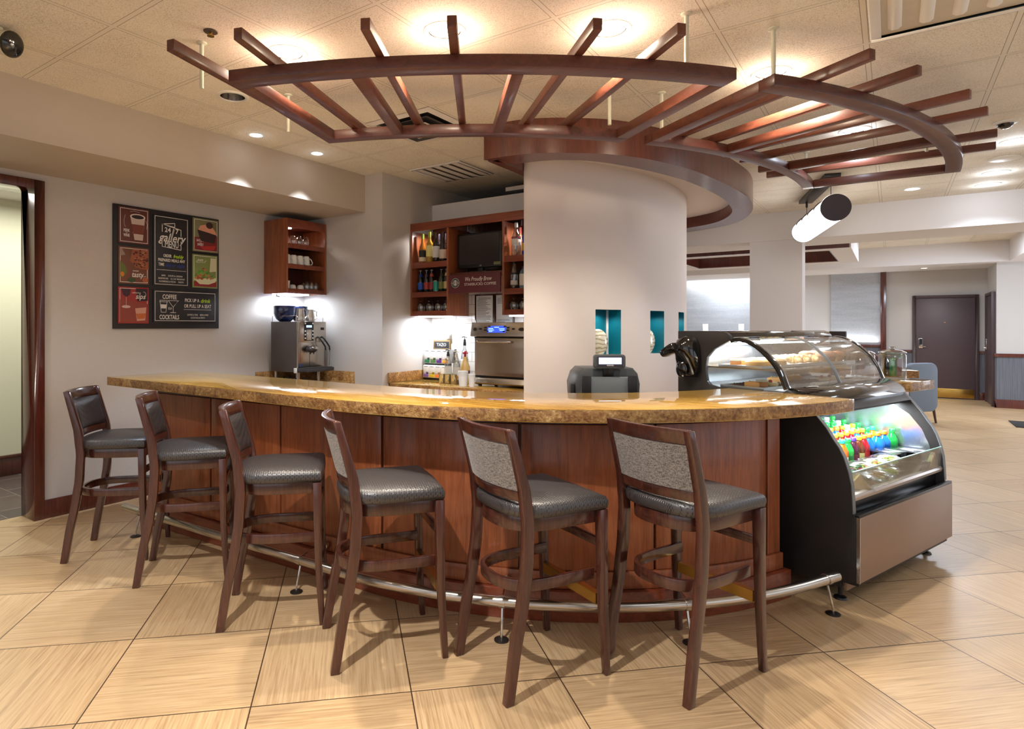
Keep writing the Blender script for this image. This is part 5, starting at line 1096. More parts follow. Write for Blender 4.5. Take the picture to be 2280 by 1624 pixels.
# salad bowls, food boxes, wrapped sandwiches
def salad(label, e, k, z, cols, seed, a=0):
    rnd = random.Random(seed); t = thing('salad_bowl', label, 'salad bowl', W(e, k, z), 0, 'packed salads in the case'); o_ = W(e, k, z)
    b = MB(); b.lathe([(0, .001), (.046, 0), (.052, .004), (.073, .038), (.08, .041), (.08, .043)], o_, 22); b.build('bowl', M['wrap'], t, recalc=False)
    b = MB(); b.lathe([(.08, .044), (.071, .047), (.05, .058), (0, .062)], o_, 22); b.build('lid', M['wrap'], t, recalc=False)
    for ci, c in enumerate(cols):
        b = MB()
        for j in range(16):
            an, rr = rnd.uniform(0, 2*PI), .05*rnd.random()**.5; s_ = rnd.uniform(.010, .017)
            b.ball((o_[0]+rr*math.cos(an), o_[1]+rr*math.sin(an), o_[2]+rnd.uniform(.016, .04)), s_, 6, 4, (1, rnd.uniform(.5, 1), rnd.uniform(.3, .7)))
        b.build(['leaves', 'topping', 'garnish'][ci], C(c, .5), t)['kind'] = 'stuff'
LG, DG, TOM, CH, EGG = (150, 180, 70), (60, 100, 40), (206, 50, 50), (226, 200, 150), (222, 214, 160)
SALD = [('mixed salad bowl in the lower layer, second from the bar', -1.56, 3.88, .551, (DG, LG, (130, 60, 60))), ('salad bowl in the lower layer with pale topping, third from the bar', -1.56, 4.05, .551, (LG, CH, (160, 90, 80))), ('salad bowl in the lower layer with green leaves, fourth from the bar', -1.56, 4.22, .551, (LG, LG, CH)),
        ('top salad bowl with dark leaves and red onion, nearest the bar', -1.565, 3.87, .618, (DG, LG, (140, 60, 70))), ('top salad bowl with big red tomato pieces', -1.565, 4.045, .618, (LG, TOM, EGG)), ('top salad bowl with yellow egg and lettuce', -1.565, 4.215, .618, (LG, EGG, (176, 190, 90)))]
for k, s_ in enumerate(SALD): salad(*s_, k)
def foodbox(label, e, k, z, hgt=.05, hl=.07):
    t = thing('food_box', label, 'food box', W(e, k, z), CA, 'black food boxes in the case')
    b = MB(); b.X = MK; R_ = []
    for q, zz in ((.0, z), (.012, z+hgt)): R_.append([b.v((x, y, zz)) for x, y in ((e-.06-q, k-hl-q), (e+.06+q, k-hl-q), (e+.06+q, k+hl+q), (e-.06-q, k+hl+q))])
    b.f(R_[0][::-1])
    for i in range(4): b.f([R_[0][i], R_[0][(i+1) % 4], R_[1][(i+1) % 4], R_[1][i]])
    b.build('tray', M['gloss_black'], t, recalc=False)
    kb('lid', M['wrap'], t, (e-.07, e+.07, k-hl-.01, k+hl+.01, z+hgt, z+hgt+.012), bev=.003); kb('food', C((70, 60, 40), .6), t, (e-.055, e+.055, k-hl+.005, k+hl-.005, z+.006, z+hgt-.012))
foodbox('black lidded food box in front of the wide blue drinks, left', -1.62, 4.39, .551); foodbox('black lidded food box stacked on the left box', -1.62, 4.39, .616); foodbox('black lidded food box at the front glass, bottom of two', -1.545, 4.545, .551, .05, .058); foodbox('black lidded food box at the front glass, top of two', -1.545, 4.545, .616, .05, .058)
foodbox('lidded food box at the far end of the deck, lower of two', -1.64, 4.68, .551, .04, .04)
foodbox('lidded food box at the far end of the deck, upper of two', -1.64, 4.68, .606, .04, .04)
def sandwich(label, e, k, z, col, rz):
    t = thing('wrapped_sandwich', label, 'sandwich', W(e, k, z), CA, 'wrapped sandwiches in the case'); R_ = Matrix.Translation(W(e, k, z)) @ Matrix.Rotation(CA+rz, 4, 'Z')
    for j in range(2):
        b = MB(); b.X = R_; b.extrude([(-.06, -.03+.032*j, .003), (.06, -.03+.032*j, .003), (0, -.03+.032*j, .085)], (0, .012, 0)); b.build('bread', C((206, 168, 112), .7), t, bevel=.004)
    b = MB(); b.X = R_; b.extrude([(-.056, -.018, .004), (.056, -.018, .004), (0, -.018, .08)], (0, .02, 0)); b.build('filling', C(col, .6), t)
    b = MB(); b.X = R_; b.extrude([(-.075, -.036, .001), (.075, -.036, .001), (0, -.036, .1)], (0, .062, 0)); b.build('wrapper', M['wrap'], t)
sandwich('wrapped sandwich at the front glass, nearest the bar', -1.52, 3.75, .551, (196, 206, 150), .5); sandwich('wrapped sandwich behind the first, with brown label', -1.6, 3.60, .551, (180, 140, 90), 1.1)
sandwich('wrapped green filled sandwich at the far corner of the front glass', -1.51, 4.682, .551, (120, 160, 80), 1.57)
# ---------------------------------------------------------------- pastries
def plate(label, e, k, z, w_=.13, d=.2):
    t = thing('serving_tray', label, 'tray', W(e, k, z), CA, 'trays in the case'); kb('tray_base', M['tray'], t, (e-w_, e+w_, k-d, k+d, z, z+.006), bev=.002)
    kb('tray_rim', M['tray'], t, (e-w_-.006, e-w_, k-d, k+d, z, z+.016), (e+w_, e+w_+.006, k-d, k+d, z, z+.016), (e-w_-.006, e+w_+.006, k-d-.006, k-d, z, z+.016), (e-w_-.006, e+w_+.006, k+d, k+d+.006, z, z+.016), bev=.001)
TR = [(-2.07, 3.70, 1.193, 'upper tray nearest the bar'), (-2.07, 4.13, 1.193, 'middle upper tray'), (-2.07, 4.52, 1.193, 'far upper tray'), (-2.07, 3.72, 1.067, 'lower tray nearest the bar'), (-2.07, 4.15, 1.067, 'middle lower tray'), (-2.07, 4.53, 1.067, 'far lower tray')]
for e, k, z, lb in TR: plate(lb+' in the pastry case', e, k, z, .13, .18)
pk = 0
def pastry(kind, e, k, z, where):
    global pk; pk += 1; o_ = W(e, k, z); names = {'bun': 'iced cinnamon bun', 'muffin': 'brown muffin', 'croissant': 'pale croissant', 'cookie': 'dark cookie', 'scone': 'golden scone', 'slice': 'cream cake slice', 'danish': 'danish with a red cherry'}
    t = thing({'bun': 'cinnamon_bun', 'slice': 'cake_slice'}.get(kind, kind), names[kind]+', '+where, 'pastry', o_, 0, 'pastries in the glass case')
    if kind == 'bun':
        b = MB(); b.lathe([(0, 0), (.05, 0), (.058, .012), (.056, .03), (.045, .038), (0, .036)], o_, 18); b.build('dough', C((216, 172, 108), .6), t)
        b = MB(); b.tube([(o_[0]+(.006+.036*q/30)*math.cos(q*.55), o_[1]+(.006+.036*q/30)*math.sin(q*.55), o_[2]+.041-.008*q/30) for q in range(31)], .007, 6); b.build('icing_swirl', C((240, 226, 196), .4), t)
    elif kind == 'muffin':
        b = MB(); b.lathe([(0, 0), (.026, 0), (.036, .036), (0, .036)], o_, 16); b.build('paper_case', C((120, 84, 60), .7), t)
        b = MB(); b.lathe([(.036, .034), (.046, .042), (.042, .058), (.024, .07), (0, .073)], o_, 16); b.build('top', C((150, 96, 60), .7), t)
    elif kind == 'croissant':
        b = MB(); pts = [(o_[0]+.045*math.cos(a), o_[1]+.045*math.sin(a), o_[2]+.028) for a in [PI*.05*q for q in range(21)]]
        b.tube(pts, [.006+.021*math.sin(PI*q/20)*(1-.14*(q % 4 == 0)) for q in range(21)], 10); b.build('dough', C((222, 184, 124), .55), t)
    elif kind == 'cookie':
        b = MB(); b.lathe([(0, 0), (.036, 0), (.04, .006), (.03, .014), (0, .017)], o_, 16); b.build('dough', C((96, 76, 60), .8), t)
        b = MB()
        for q in range(6): b.ball((o_[0]+.022*math.cos(q*2.4)*(.3+q/7), o_[1]+.022*math.sin(q*2.4)*(.3+q/7), o_[2]+.015), .005, 6, 4)
        b.build('chips', C((50, 34, 26), .6), t)
    elif kind == 'scone':
        b = MB(); b.extrude([(o_[0]-.045, o_[1]-.03, o_[2]), (o_[0]+.045, o_[1]-.03, o_[2]), (o_[0], o_[1]+.05, o_[2])], (0, 0, .036)); b.build('dough', C((214, 160, 96), .7), t, bevel=.01)
        b = MB(); b.tube([(o_[0]-.02+.008*q, o_[1]-.02+.02*(q % 2), o_[2]+.038) for q in range(6)], .003, 6); b.build('glaze', C((240, 232, 214), .4), t)
    elif kind == 'slice':
        b = MB(); b.obox((o_[0], o_[1], o_[2]+.014), (.06, .05, .028), .3); b.build('sponge', C((206, 140, 80), .7), t, bevel=.003); b = MB(); b.obox((o_[0], o_[1], o_[2]+.035), (.06, .05, .014), .3); b.build('cream', C((242, 232, 210), .5), t, bevel=.004)
    else:
        b = MB(); b.lathe([(0, 0), (.04, 0), (.046, .01), (.036, .022), (0, .018)], o_, 16); b.build('dough', C((222, 204, 150), .6), t); b = MB(); b.ball((o_[0], o_[1], o_[2]+.026), .012, 10, 6); b.build('cherry', C((200, 30, 30), .3), t)
UP = [('slice', 3.56), ('slice', 3.66), ('bun', 3.76), ('slice', 3.86)]
for i, (kd, k) in enumerate(UP): pastry(kd, -2.12, k, 1.2, '%s from the bar at the back of the first upper tray' % ORD[i])
for i, k in enumerate((3.58, 3.70, 3.82)): pastry('bun', -2.01, k, 1.2, '%s from the bar at the front of the first upper tray' % ORD[i])
for i, k in enumerate((4.02, 4.13, 4.24)): pastry('croissant', -2.12, k, 1.2, '%s from the bar at the back of the middle upper tray' % ORD[i]); pastry('croissant', -2.01, k, 1.2, '%s from the bar at the front of the middle upper tray' % ORD[i])
for i, k in enumerate((4.41, 4.52, 4.63)): pastry('muffin', -2.12, k, 1.2, '%s from the bar at the back of the far upper tray' % ORD[i]); pastry('muffin', -2.01, k, 1.2, '%s from the bar at the front of the far upper tray' % ORD[i])
for i, k in enumerate((3.59, 3.69, 3.79, 3.86)): pastry(['scone', 'slice', 'danish', 'cookie'][i], -2.03, k, 1.074, '%s from the bar at the front of the first lower tray' % ORD[i])
for i, k in enumerate((3.6, 3.7, 3.8)): pastry('cookie', -2.13, k, 1.074, '%s from the bar at the back of the first lower tray' % ORD[i])
for i, k in enumerate((4.03, 4.12, 4.21, 4.3)): pastry('cookie', -2.02, k, 1.074, '%s from the bar at the front of the middle lower tray' % ORD[i]); pastry('scone', -2.13, k, 1.074, '%s from the bar at the back of the middle lower tray' % ORD[i])
for i, k in enumerate((4.42, 4.53, 4.64)): pastry('danish', -2.02, k, 1.074, '%s from the bar, front of far lower tray' % ORD[i])
# ---------------------------------------------------------------- soap dispenser on the case end
t = thing('soap_dispenser', 'glossy black soap dispenser mounted on the end of the display case', 'soap dispenser', W(-2.43, K0-.04, 1.13), CA)
e0, kf = -2.43, K0
b = MB(); b.X = MK
def shellp(u, v): return None
outl = [(-.06, .0), (.055, .0), (.075, .03), (.08, .12), (.07, .21), (.045, .25), (0, .262), (-.05, .245), (-.07, .2), (-.078, .12), (-.075, .03)]
rings = []
for d, s_ in ((0, .94), (.012, 1), (.05, .99), (.08, .9), (.1, .7), (.108, .4)):
    rings.append([b.v((e0+.05+x*s_*.92, kf-.001-d*(.55+.55*min(1, z/.2)), 1.12+.125+(z-.125)*s_)) for x, z in outl])
for u, v in zip(rings, rings[1:]):
    for i in range(len(outl)): b.f([u[i], u[(i+1) % len(outl)], v[(i+1) % len(outl)], v[i]])
b.f(rings[0][::-1]); b.f(rings[-1]); b.build('housing', M['gloss_black'], t, ang=60)
b = MB(); b.X = MK; b.obox((e0-.035, kf-.075, 1.30), (.12, .1, .055), 0, 0, Matrix.Translation((e0-.035, kf-.09, 1.29)) @ Matrix.Rotation(-.55, 4, 'Y')); b.build('hood', M['gloss_black'], t, bevel=.022, seg=4) if False else b.build('hood', M['gloss_black'], t, bevel=.02)
b = MB(); b.X = MK; b.lathe([(.026, 0), (.024, .006), (0, .008)], (0, 0, 0), 20, 0, Matrix.Translation((e0+.03, kf-.072, 1.175)) @ Matrix.Rotation(PI/2, 4, 'X'), .75, 1.2); b.build('level_window', C((150, 156, 172), .2), t)
b = MB(); b.X = MK; b.ball((e0+.03, kf-.07, 1.17), .05, 16, 10, (.8, .35, 1.1)); b.build('push_lever', M['gloss_black'], t)
# ---------------------------------------------------------------- cash register
cx, cy = -1.54, 3.93; RZ = .6263; R_ = Matrix.Translation((cx, cy, .86)) @ Matrix.Rotation(RZ, 4, 'Z')
t = thing('cash_register', 'grey cash register terminal with a small customer display behind the bar', 'cash register', (cx, cy, .86), RZ)
b = MB(); b.X = R_; o_ = [(-.205, 0), (.205, 0), (.215, .2), (.2, .27), (.17, .305), (-.16, .305), (-.195, .27), (-.218, .2)]
b.extrude([(x, -.04, z) for x, z in o_], (0, .3, 0)); b.build('back_cover', M['char'], t, bevel=.02)
b = MB(); b.X = R_; b.extrude([(x*.84, -.075, z*.82) for x, z in o_], (0, .05, 0)); b.build('rear_panel', plain('register_panel', (88, 94, 98), .35), t, bevel=.015)
for s_ in (-1, 1): b = MB(); b.X = R_; b.obox((s_*.15, -.08, .16), (.06, .02, .2)); b.build('side_grip', M['black'], t, bevel=.008)
b = MB(); b.X = R_; b.box(-.035, .035, -.05, -.01, .24, .33); b.build('display_stalk', M['black'], t, bevel=.004)
b = MB(); b.X = R_; b.extrude([(x, -.09, z+.352) for x, z in rrect(.205, .092, .02)], (0, .045, 0)); dsp = b.build('customer_display', M['char'], t, bevel=.006)
b = MB(); b.X = R_; b.box(-.085, .085, -.0925, -.089, .322, .386); b.build('bezel', C((50, 44, 56), .3), dsp)
b = MB(); b.X = R_; b.box(-.074, .074, -.0945, -.092, .335, .378); b.build('screen', M['pale_lcd'], dsp)
text('micros', 'lettering', M['chalk'], dsp, R_ @ Matrix.Translation((0, -.0932, .328)) @ Matrix.Rotation(PI/2, 4, 'X'), .016)
b = MB(); b.X = R_; b.box(-.245, -.222, -.04, .08, .05, .2); b.build('card_slot', M['black'], t, bevel=.006)
# orbs in the niches
for k, (n0, n1) in enumerate(NI[:2]):
    am = (n0+n1)/2-1.15; q = cp(am, CR-.075)
    b = MB(); r_ = .118; b.lathe([(0, .0), (.05, .0)] + [(r_*math.sin(a), r_*.99-r_*math.cos(a)*.99) for a in [PI*j/14 for j in range(4, 14)]] + [(0, r_*1.98)], (0, 0, 0), 26, 0, Matrix.Rotation(math.radians(am), 4, 'Z') @ Matrix.Diagonal((.45, 1, 1, 1)))
    o_ = b.build('glazed_orb', M['marble']); o_.location = (*q, NZ0+.001); tag(o_, ['round cream swirled vase in the left teal niche of the column', 'round cream swirled vase in the middle teal niche of the column'][k], 'vase', 'round vases in the niches')
# ---------------------------------------------------------------- menu board on the left wall (u along +y, v up)
MY, MZ, MX = 2.453, 1.422, XL+.001
board = thing('menu_board', 'large black gallery menu board with food pictures on the left wall', 'menu board', (MX, MY+.48, MZ))
def mb(nm, mat, p, u0, u1, v0, v1, d0, d1, bev=0):
    b = MB(); b.box(MX+d0, MX+d1, MY+u0, MY+u1, MZ+v0, MZ+v1); return b.build(nm, mat, p, bevel=bev)
mb('backing', M['board'], board, 0, .965, 0, 1.022, 0, .02, .002)
D = .032
def MT(u, v, d=D+.001): return Matrix.Translation((MX+d, MY+u, MZ+v)) @ Matrix(((0, 0, 1, 0), (1, 0, 0, 0), (0, 1, 0, 0), (0, 0, 0, 1)))
def panel(u0, u1, v0, v1, mat): 
    p = mb('panel', mat, board, u0, u1, v0, v1, .02, D, .0015)
    q = .012; b = MB()
    for x in ((u0+q, u1-q, v0+q, v0+q+.004), (u0+q, u1-q, v1-q-.004, v1-q), (u0+q, u0+q+.004, v0+q+.004, v1-q-.004), (u1-q-.004, u1-q, v0+q+.004, v1-q-.004)): b.box(MX+D, MX+D+.0008, MY+x[0], MY+x[1], MZ+x[2], MZ+x[3])
    b.build('border', M['chalk'], p); return p
def T(s, p, u, v, size, mat='chalk', shear=0, maxw=None, bold=0, nm='lettering'): return text(s, nm, M[mat], p, MT(u, v), size, shear, .0004, 1, bold, 'CENTER', maxw)
def poly(nm, mat, p, pts, d=.0012):
    b = MB(); b.f([b.v((MX+D+d, MY+u, MZ+v)) for u, v in pts]); return b.build(nm, mat, p, recalc=False, flat=True)
def ell(u, v, a, c, n=24, a0=0, a1=360): return [(u+a*math.cos(math.radians(a0+(a1-a0)*k/n)), v+c*math.sin(math.radians(a0+(a1-a0)*k/n))) for k in range(n if a1-a0 >= 360 else n+1)]
def stroke(nm, mat, p, pts, w_=.003, d=.0014):
    b = MB()
    for (a, c), (e, f) in zip(pts, pts[1:]):
        dx, dy = e-a, f-c; L_ = math.hypot(dx, dy) or 1; nx, ny = -dy/L_*w_/2, dx/L_*w_/2; ex, ey = dx/L_*w_*.3, dy/L_*w_*.3
        b.quad(*[(MX+D+d, MY+q, MZ+r) for q, r in ((a+nx-ex, c+ny-ey), (a-nx-ex, c-ny-ey), (e-nx+ex, f-ny+ey), (e+nx+ex, f+ny+ey))])
    return b.build(nm, mat, p, recalc=False, flat=True)
# perk panel
p = panel(.036, .29, .707, 1.007, plain('photo_brown', (96, 46, 40), .5, 0, .25, 0, 5))
poly('paper_cup', C((196, 176, 164), .6), p, [(.13, .935), (.255, .935), (.235, .74), (.165, .74)]); poly('cup_sleeve', C((120, 60, 48), .7), p, [(.141, .87), (.247, .87), (.24, .79), (.155, .79)], .0016)
poly('cup_rim', C((220, 206, 196), .6), p, ell(.192, .935, .064, .024), .0018); poly('coffee', C((40, 24, 20), .4), p, ell(.192, .933, .052, .017), .0022)
stroke('arrow', M['chalk'], p, [(.09, .94), (.078, .9), (.08, .86), (.09, .84)], .002); stroke('arrow', M['chalk'], p, [(.13, .972), (.165, .98), (.21, .972)], .002); stroke('arrow', M['chalk'], p, [(.268, .84), (.272, .88), (.262, .91)], .002); stroke('arrow', M['chalk'], p, [(.15, .8), (.18, .787), (.21, .792)], .002)
T('PERK', p, .1, .812, .034, bold=.0006, maxw=.05); T('to', p, .1, .793, .014); T('WINE', p, .1, .772, .034, bold=.0006, maxw=.05)
# tasty panel
p = panel(.035, .288, .372, .679, plain('photo_wood', (112, 66, 48), .5, 0, .2, 0, 6)); rnd = random.Random(3)
poly('flatbread', C((150, 84, 54), .6), p, [(.15, .664), (.285, .664), (.285, .5), (.215, .5), (.125, .56)])
for c in ((90, 30, 30), (70, 30, 34), (176, 110, 70), (60, 40, 36)):
    b = MB()
    for j in range(16):
        u = rnd.uniform(.155, .275); v = rnd.uniform(.515, .66); r_ = rnd.uniform(.006, .012)
        b.f([b.v((MX+D+.0017+rnd.random()*.0006, MY+q, MZ+s_)) for q, s_ in ell(u, v, r_, r_*.6, 8)])
    b.build('topping', C(c, .6), p, recalc=False, flat=True)
poly('salad_corner', C((96, 110, 50), .6), p, [(.048, .56), (.09, .52), (.105, .47), (.07, .42), (.048, .43)]); poly('carrot', C((206, 120, 40), .6), p, ell(.065, .45, .015, .02, 10), .0018); poly('sauce', C((60, 80, 50), .6), p, ell(.14, .405, .034, .02), .0016); poly('glass', C((170, 90, 60), .6), p, ell(.255, .41, .024, .022), .0016); poly('napkin', C((150, 130, 120), .6), p, [(.048, .664), (.06, .664), (.09, .61), (.048, .6)], .0016)
T('mmm', p, .175, .483, .022, shear=.2); T('tasty', p, .19, .45, .062, shear=.2, bold=.0008, maxw=.1); stroke('swash', M['chalk'], p, [(.215, .435), (.25, .438), (.262, .443)], .003)
# sips panel
p = panel(.032, .287, .044, .347, plain('photo_red', (150, 44, 40), .5, 0, .25, 0, 5))
poly('dark_corner', C((40, 24, 34), .5), p, [(.175, .335), (.275, .335), (.275, .235), (.19, .23)]); poly('table_top', C((140, 62, 46), .5), p, [(.045, .056), (.275, .056), (.275, .21), (.045, .24)], .0011)
poly('wine_bowl', C((60, 14, 26), .3), p, [(.055, .33), (.135, .33), (.125, .28), (.098, .262), (.07, .28)], .0018); stroke('wine_stem', C((196, 150, 150), .3), p, [(.097, .262), (.096, .19)], .004, .002); poly('wine_foot', C((206, 170, 168), .3), p, ell(.096, .182, .036, .012), .0018)
poly('whisky_glass', C((206, 150, 130), .3), p, [(.17, .17), (.265, .18), (.255, .07), (.185, .065)], .0016); poly('whisky', C((190, 100, 40), .3), p, [(.176, .125), (.26, .13), (.252, .085), (.188, .08)], .002)
T('refreshing', p, .18, .3, .02, shear=.25, maxw=.075); T('sips', p, .215, .268, .06, shear=.25, bold=.0008, maxw=.085); stroke('swash', M['chalk'], p, [(.25, .262), (.262, .285), (.255, .305), (.24, .31)], .003)
# main menu panel
p = panel(.327, .654, .371, .983, C((34, 31, 36), .5, 'chalkboard'))
stroke('booklet_outline', M['chalk'], p, [(.405, .84), (.405, .905), (.52, .925), (.52, .89), (.405, .905), (.578, .872), (.578, .815)], .006); stroke('booklet_outline', M['chalk'], p, [(.405, .775), (.405, .712), (.578, .695), (.578, .77)], .006)
T('24', p, .455, .858, .058, bold=.001, maxw=.055); T('7', p, .54, .853, .058, bold=.001); stroke('slash', M['chalk'], p, [(.488, .8), (.508, .875), (.515, .868), (.497, .8)], .005)
T('gallery', p, .493, .79, .105, shear=.3, bold=.0014, maxw=.255); T('MENU', p, .492, .733, .078, bold=.001, maxw=.125)
T('ORDER', p, .452, .633, .036, bold=.0006, maxw=.075); T('freshly', p, .552, .633, .042, 'lime', .25, .095, .0008); T('PREPARED MEALS ANY', p, .492, .594, .036, bold=.0006, maxw=.248); T('TIME', p, .397, .555, .036, bold=.0006, maxw=.05); T('day or night', p, .522, .553, .042, 'navy', .25, .18, .0008)
stroke('rule', M['chalk'], p, [(.355, .509), (.625, .509)], .003)
T('APPS     SOUPS & GREENS', p, .495, .46, .02, maxw=.195); T('SANDWICHES     ALL DAY BREAKFAST', p, .492, .435, .02, maxw=.245); T('FLATBREADS & PIZZAS     SWEETS', p, .49, .409, .02, maxw=.225)
# cake panel
p = panel(.694, .951, .702, 1.007, plain('photo_olive', (120, 116, 78), .5, 0, .3, 0, 5))
poly('tablecloth', C((120, 30, 30), .5), p, [(.708, .83), (.938, .86), (.938, .716), (.708, .716)]); poly('cake', C((46, 26, 24), .6), p, [(.735, .9), (.93, .87), (.91, .79), (.77, .8)], .0016); poly('cream', C((214, 150, 120), .6), p, [(.745, .9), (.765, .94), (.82, .955), (.88, .945), (.92, .9), (.93, .868), (.84, .885)], .002)
poly('chocolate', C((60, 32, 26), .5), p, ell(.858, .95, .036, .03, 14), .0024); poly('red_foil', C((170, 40, 40), .4), p, [(.76, .75), (.93, .77), (.9, .725), (.8, .72)], .0018)
T('SATISFY', p, .765, .802, .03, bold=.0006, maxw=.075); T('your', p, .768, .783, .014); T('SWEET', p, .768, .765, .03, bold=.0006, maxw=.062)
# salad panel
p = panel(.69, .943, .372, .676, plain('photo_green', (124, 136, 76), .5, 0, .25, 0, 4))
poly('red_cloth', C((140, 30, 36), .5), p, [(.702, .384), (.931, .384), (.931, .44), (.702, .43)]); poly('milk_glass', C((200, 196, 160), .5), p, [(.87, .65), (.93, .65), (.93, .53), (.86, .52)], .0012); poly('bowl', C((206, 204, 170), .4), p, [(.702, .45), (.931, .47), (.92, .43), (.85, .405), (.76, .405)], .0016)
rnd = random.Random(5)
for c in ((70, 130, 40), (110, 160, 60), (190, 120, 70), (150, 80, 50)):
    b = MB()
    for j in range(13):
        u = rnd.uniform(.72, .905); v = .455+rnd.random()*max(.02, .1-abs(u-.8)*.8); r_ = rnd.uniform(.010, .02)
        b.f([b.v((MX+D+.002+rnd.random()*.0006, MY+q, MZ+s_)) for q, s_ in ell(u, v, r_, r_*.7, 9)])
    b.build('salad', C(c, .6), p, recalc=False, flat=True)
T('yum', p, .765, .626, .045, shear=.25, maxw=.06); stroke('swash', M['chalk'], p, [(.735, .62), (.722, .605), (.745, .6), (.81, .605), (.825, .625), (.81, .612)], .0025)
# coffee to cocktails panel
p = panel(.328, .93, .055, .336, C((34, 31, 36), .5, 'chalkboard'))
T('COFFEE', p, .472, .275, .055, bold=.0008, maxw=.13); T('COCKTAILS', p, .47, .098, .055, bold=.0008, maxw=.18); T('to', p, .474, .178, .04, shear=.2)
stroke('paper_cup', M['chalk'], p, [(.384, .245), (.45, .245), (.438, .142), (.396, .142), (.384, .245)], .004); stroke('cup_lid', M['chalk'], p, [(.38, .232), (.454, .232)], .004); poly('cup_sleeve', M['chalk'], p, [(.388, .21), (.446, .21), (.442, .175), (.392, .175)], .0014)
stroke('cocktail_glass', M['chalk'], p, [(.505, .188), (.459, .245), (.552, .245), (.505, .188), (.505, .142)], .004); stroke('cocktail_foot', M['chalk'], p, [(.48, .14), (.53, .14)], .005); stroke('cocktail_stick', M['chalk'], p, [(.512, .2), (.558, .248)], .003)
T('PICK UP A', p, .685, .251, .044, bold=.0006, maxw=.14); T('drink', p, .815, .25, .05, 'lime', .25, .1, .0008); T('OR PULL UP A SEAT', p, .741, .2, .044, bold=.0006, maxw=.268); stroke('rule', M['chalk'], p, [(.605, .17), (.875, .17)], .003)
T('COFFEES & TEAS     BEER & WINE', p, .742, .122, .02, maxw=.21); T('COCKTAILS & SPIRITS', p, .742, .096, .02, maxw=.14)
# ---------------------------------------------------------------- things beyond the display case
def far_counter(label, pts, z, base, loc):
    t = thing('granite_counter', label, 'counter', loc)
    b = MB(); b.prism(pts, z-.065, z, 1, 0); b.build('worktop', [M['granite'], M['granite_edge']], t, bevel=.003)
    b = MB(); b.prism(base, 0, z-.066); b.build('cabinet', C((170, 84, 44), .4, 'orange_wood'), t, bevel=.003); return t
far_counter('short granite counter end just past the display case, holding the glass jars', [(-.95, 5.47), (.105, 5.34), (.25, 5.72), (-.85, 6.15)], 1.05, [(-.85, 5.58), (.03, 5.5), (.1, 5.68), (-.8, 6.0)], (-.3, 5.7, 0))
far_counter('second granite counter end behind the glass jars', [(-1.0, 6.75), (.19, 6.8), (-.25, 8.2), (-1.0, 8.2)], 1.05, [(-.95, 6.9), (.03, 6.95), (-.3, 8.05), (-.95, 8.05)], (-.5, 7.4, 0))
def jar(label, x, y, z, r, h, cols, seed):
    rnd = random.Random(seed); t = thing('glass_jar', label, 'jar', (x, y, z), 0, 'glass jars on the far counter'); o_ = (x, y, z)
    b = MB(); b.lathe([(0, .004), (r-.006, 0), (r, .008), (r, h*.72), (r*.92, h*.78), (r*.94, h*.8)], o_, 24); b.build('jar_body', M['tumbler'], t, recalc=False)
    b = MB(); b.lathe([(r*1.02, h*.8), (r*1.02, h*.825), (r*.7, h*.88), (r*.2, h*.91), (r*.14, h*.94), (r*.26, h*.965), (r*.2, h*.99), (0, h)], o_, 24); b.build('lid', M['tumbler'], t, recalc=False)
    for k, c in enumerate(cols):
        a = 2*PI*k/len(cols)+.3; rr = r*.5; b = MB(); b.obox((0, 0, 0), (r*.5, .012, h*.55), 0, 0, Matrix.Translation((x+rr*math.cos(a), y+rr*math.sin(a), z+h*.36)) @ Matrix.Rotation(a+1.2, 4, 'Z') @ Matrix.Rotation(rnd.uniform(-.12, .12), 4, 'Y'))
        b.build('packet', C(c, .35), t, bevel=.002)
jar('lidded glass jar of green and dark snack packets on the far granite counter, right', -.0, 5.68, 1.051, .088, .24, [(40, 110, 50), (120, 160, 50), (30, 60, 40), (150, 110, 40), (30, 30, 40), (60, 130, 60), (120, 40, 30)], 1)
jar('lidded glass jar of dark and silver snack packets on the far granite counter, left', -.185, 5.74, 1.051, .08, .225, [(40, 40, 60), (160, 170, 190), (50, 30, 40), (30, 40, 60), (120, 40, 40), (90, 90, 110)], 2)
# chairs
def upholstered(label, x, y, rz, mat, hgt, wd=.56):
    t = thing('armchair', label, 'chair', (x, y, 0), rz); R = rootmat(t)
    b = MB(); b.X = R; b.extrude([(px_, -.28, pz+hgt/2+.09) for px_, pz in rrect(wd, hgt-.18, .12, 6)], (0, .1, 0)); b.build('backrest', mat, t, bevel=.02)
    b = MB(); b.X = R; b.box(-wd/2+.02, wd/2-.02, -.18, .3, .3, .46); b.build('seat', mat, t, bevel=.03)
    for sx in (-1, 1):
        b = MB(); b.X = R; b.box(sx*wd/2-.04, sx*wd/2+.04, -.2, .26, .3, .62); b.build('armrest', mat, t, bevel=.02)
        for yy in (-.22, .24):
            b = MB(); b.X = R; b.tube([(sx*(wd/2-.04), yy, .32), (sx*(wd/2), yy*1.12, 0)], [.022, .014], 8); b.build('leg', M['espresso'], t)
    return t
upholstered('blue grey upholstered chair behind the granite counter ends', .16, 11.6, .9, C((106, 116, 128), .8, 'blue_grey_fabric'), .9)
upholstered('brown armchair in the far room, left of the glass jars', -.48, 12.2, 2.6, C((74, 34, 26), .6, 'brown_leather'), .98)
t = thing('tall_chair', 'tall dark chair seen over the display case glass', 'chair', (-.53, 10.7, 0), -.5); R = rootmat(t)
b = MB(); b.X = R; b.extrude([(-.1, -.2, .8), (.1, -.2, .8), (.12, -.24, 1.37), (-.12, -.24, 1.37)], (0, .03, 0)); b.build('backrest', C((52, 44, 44), .5, 'dark_chair'), t, bevel=.006)
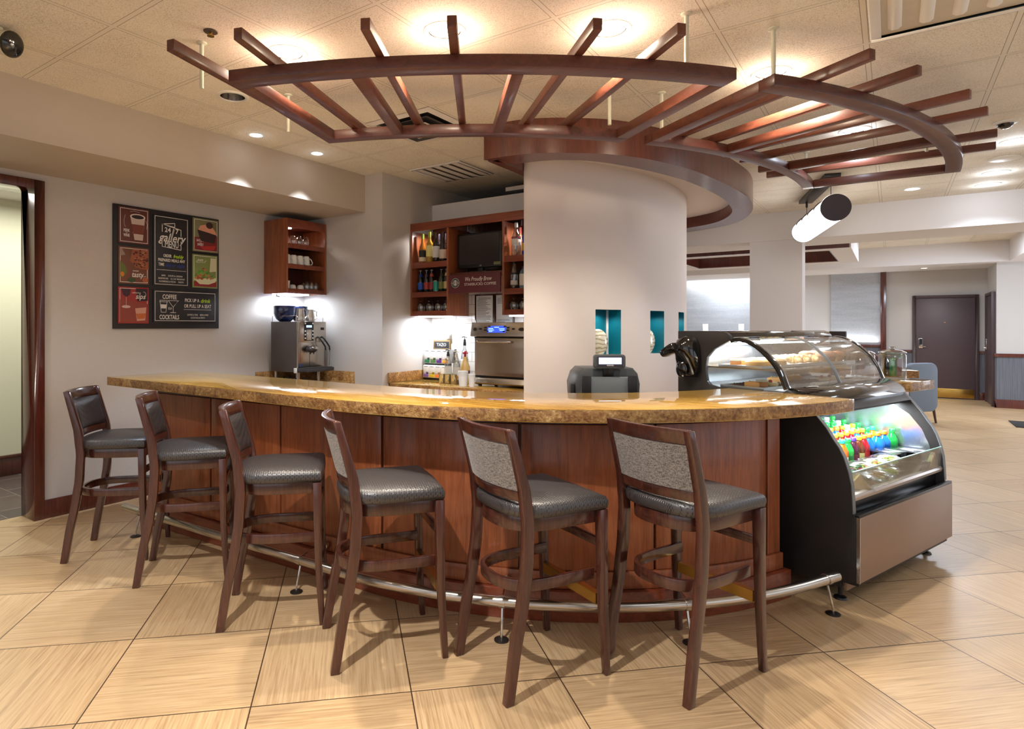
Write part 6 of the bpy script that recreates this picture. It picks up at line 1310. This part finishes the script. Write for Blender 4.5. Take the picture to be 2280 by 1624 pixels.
b = MB(); b.X = R; b.box(-.2, .2, -.2, .2, .74, .8); b.build('seat', C((52, 44, 44), .5), t, bevel=.01)
for sx in (-1, 1):
    for yy in (-.18, .18): b = MB(); b.X = R; b.bar((sx*.17, yy, .745), (sx*.2, yy*1.15, 0), .03, .03, (0, 1, 0)); b.build('leg', M['espresso'], t)
# long table with two slim lamps
t = thing('long_table', 'long dark table in the far room mostly hidden by the display case', 'table', (-2.45, 11.9, 0))
b = MB(); b.box(-3.4, -1.6, 11.6, 12.3, .71, .75); b.build('tabletop', M['espresso'], t, bevel=.004)
for x in (-3.3, -1.7):
    for y in (11.7, 12.2): b = MB(); b.box(x-.03, x+.03, y-.03, y+.03, 0, .71); b.build('leg', M['espresso'], t)
for k, (x, y) in enumerate(((-2.72, 11.66), (-2.19, 11.99))):
    q = thing('table_lamp', ['left', 'right'][k]+' slim white glowing table lamp beyond the display case', 'lamp', (x, y, .75), 0, 'slim table lamps in the far room')
    b = MB(); b.lathe([(.06, 0), (.06, .012), (.012, .02), (.01, .58), (0, .58)], (x, y, .751), 16); b.build('stand', M['chrome'], q)
    b = MB(); b.lathe([(.038, .58), (.044, .73), (0, .73)], (x, y, .751), 18); b.build('shade', M['candle'], q)
# floor mat, wall cove light below the silver wallcovering
b = MB(); b.box(1.43, 2.7, 11.85, 12.57, .001, .012); tag(b.build('floor_mat', M['mat'], bevel=.003), 'black floor mat at the right edge in front of the far wall', 'mat')
area('cove_light', (-.65, 15.7, 1.1), .8, 5, (.93, .96, 1), (PI, 0, 0), .06)
area('far_wall_wash', (-3.4, 15.5, 2.55), 1.6, 14, (.95, .97, 1), (.2, 0, 0), .1)
# downlight in the far bulkhead
t = thing('recessed_light', 'small recessed light in the bulkhead above the far door', 'ceiling light', (.5, 15.1, 2.575), 0, 'recessed ceiling lights')
b = MB(); b.lathe([(.07, 0), (.07, -.006), (.05, -.006), (.05, 0)], (.5, 15.1, 2.575), 20); b.build('trim_ring', M['white'], t); b = MB(); b.lathe([(.05, -.003), (0, -.003)], (.5, 15.1, 2.575), 20); b.build('lamp', M['lamp_warm'], t); spot('bulkhead_lamp', (.5, 15.1, 2.55), 14, (1, .93, .84), 110)
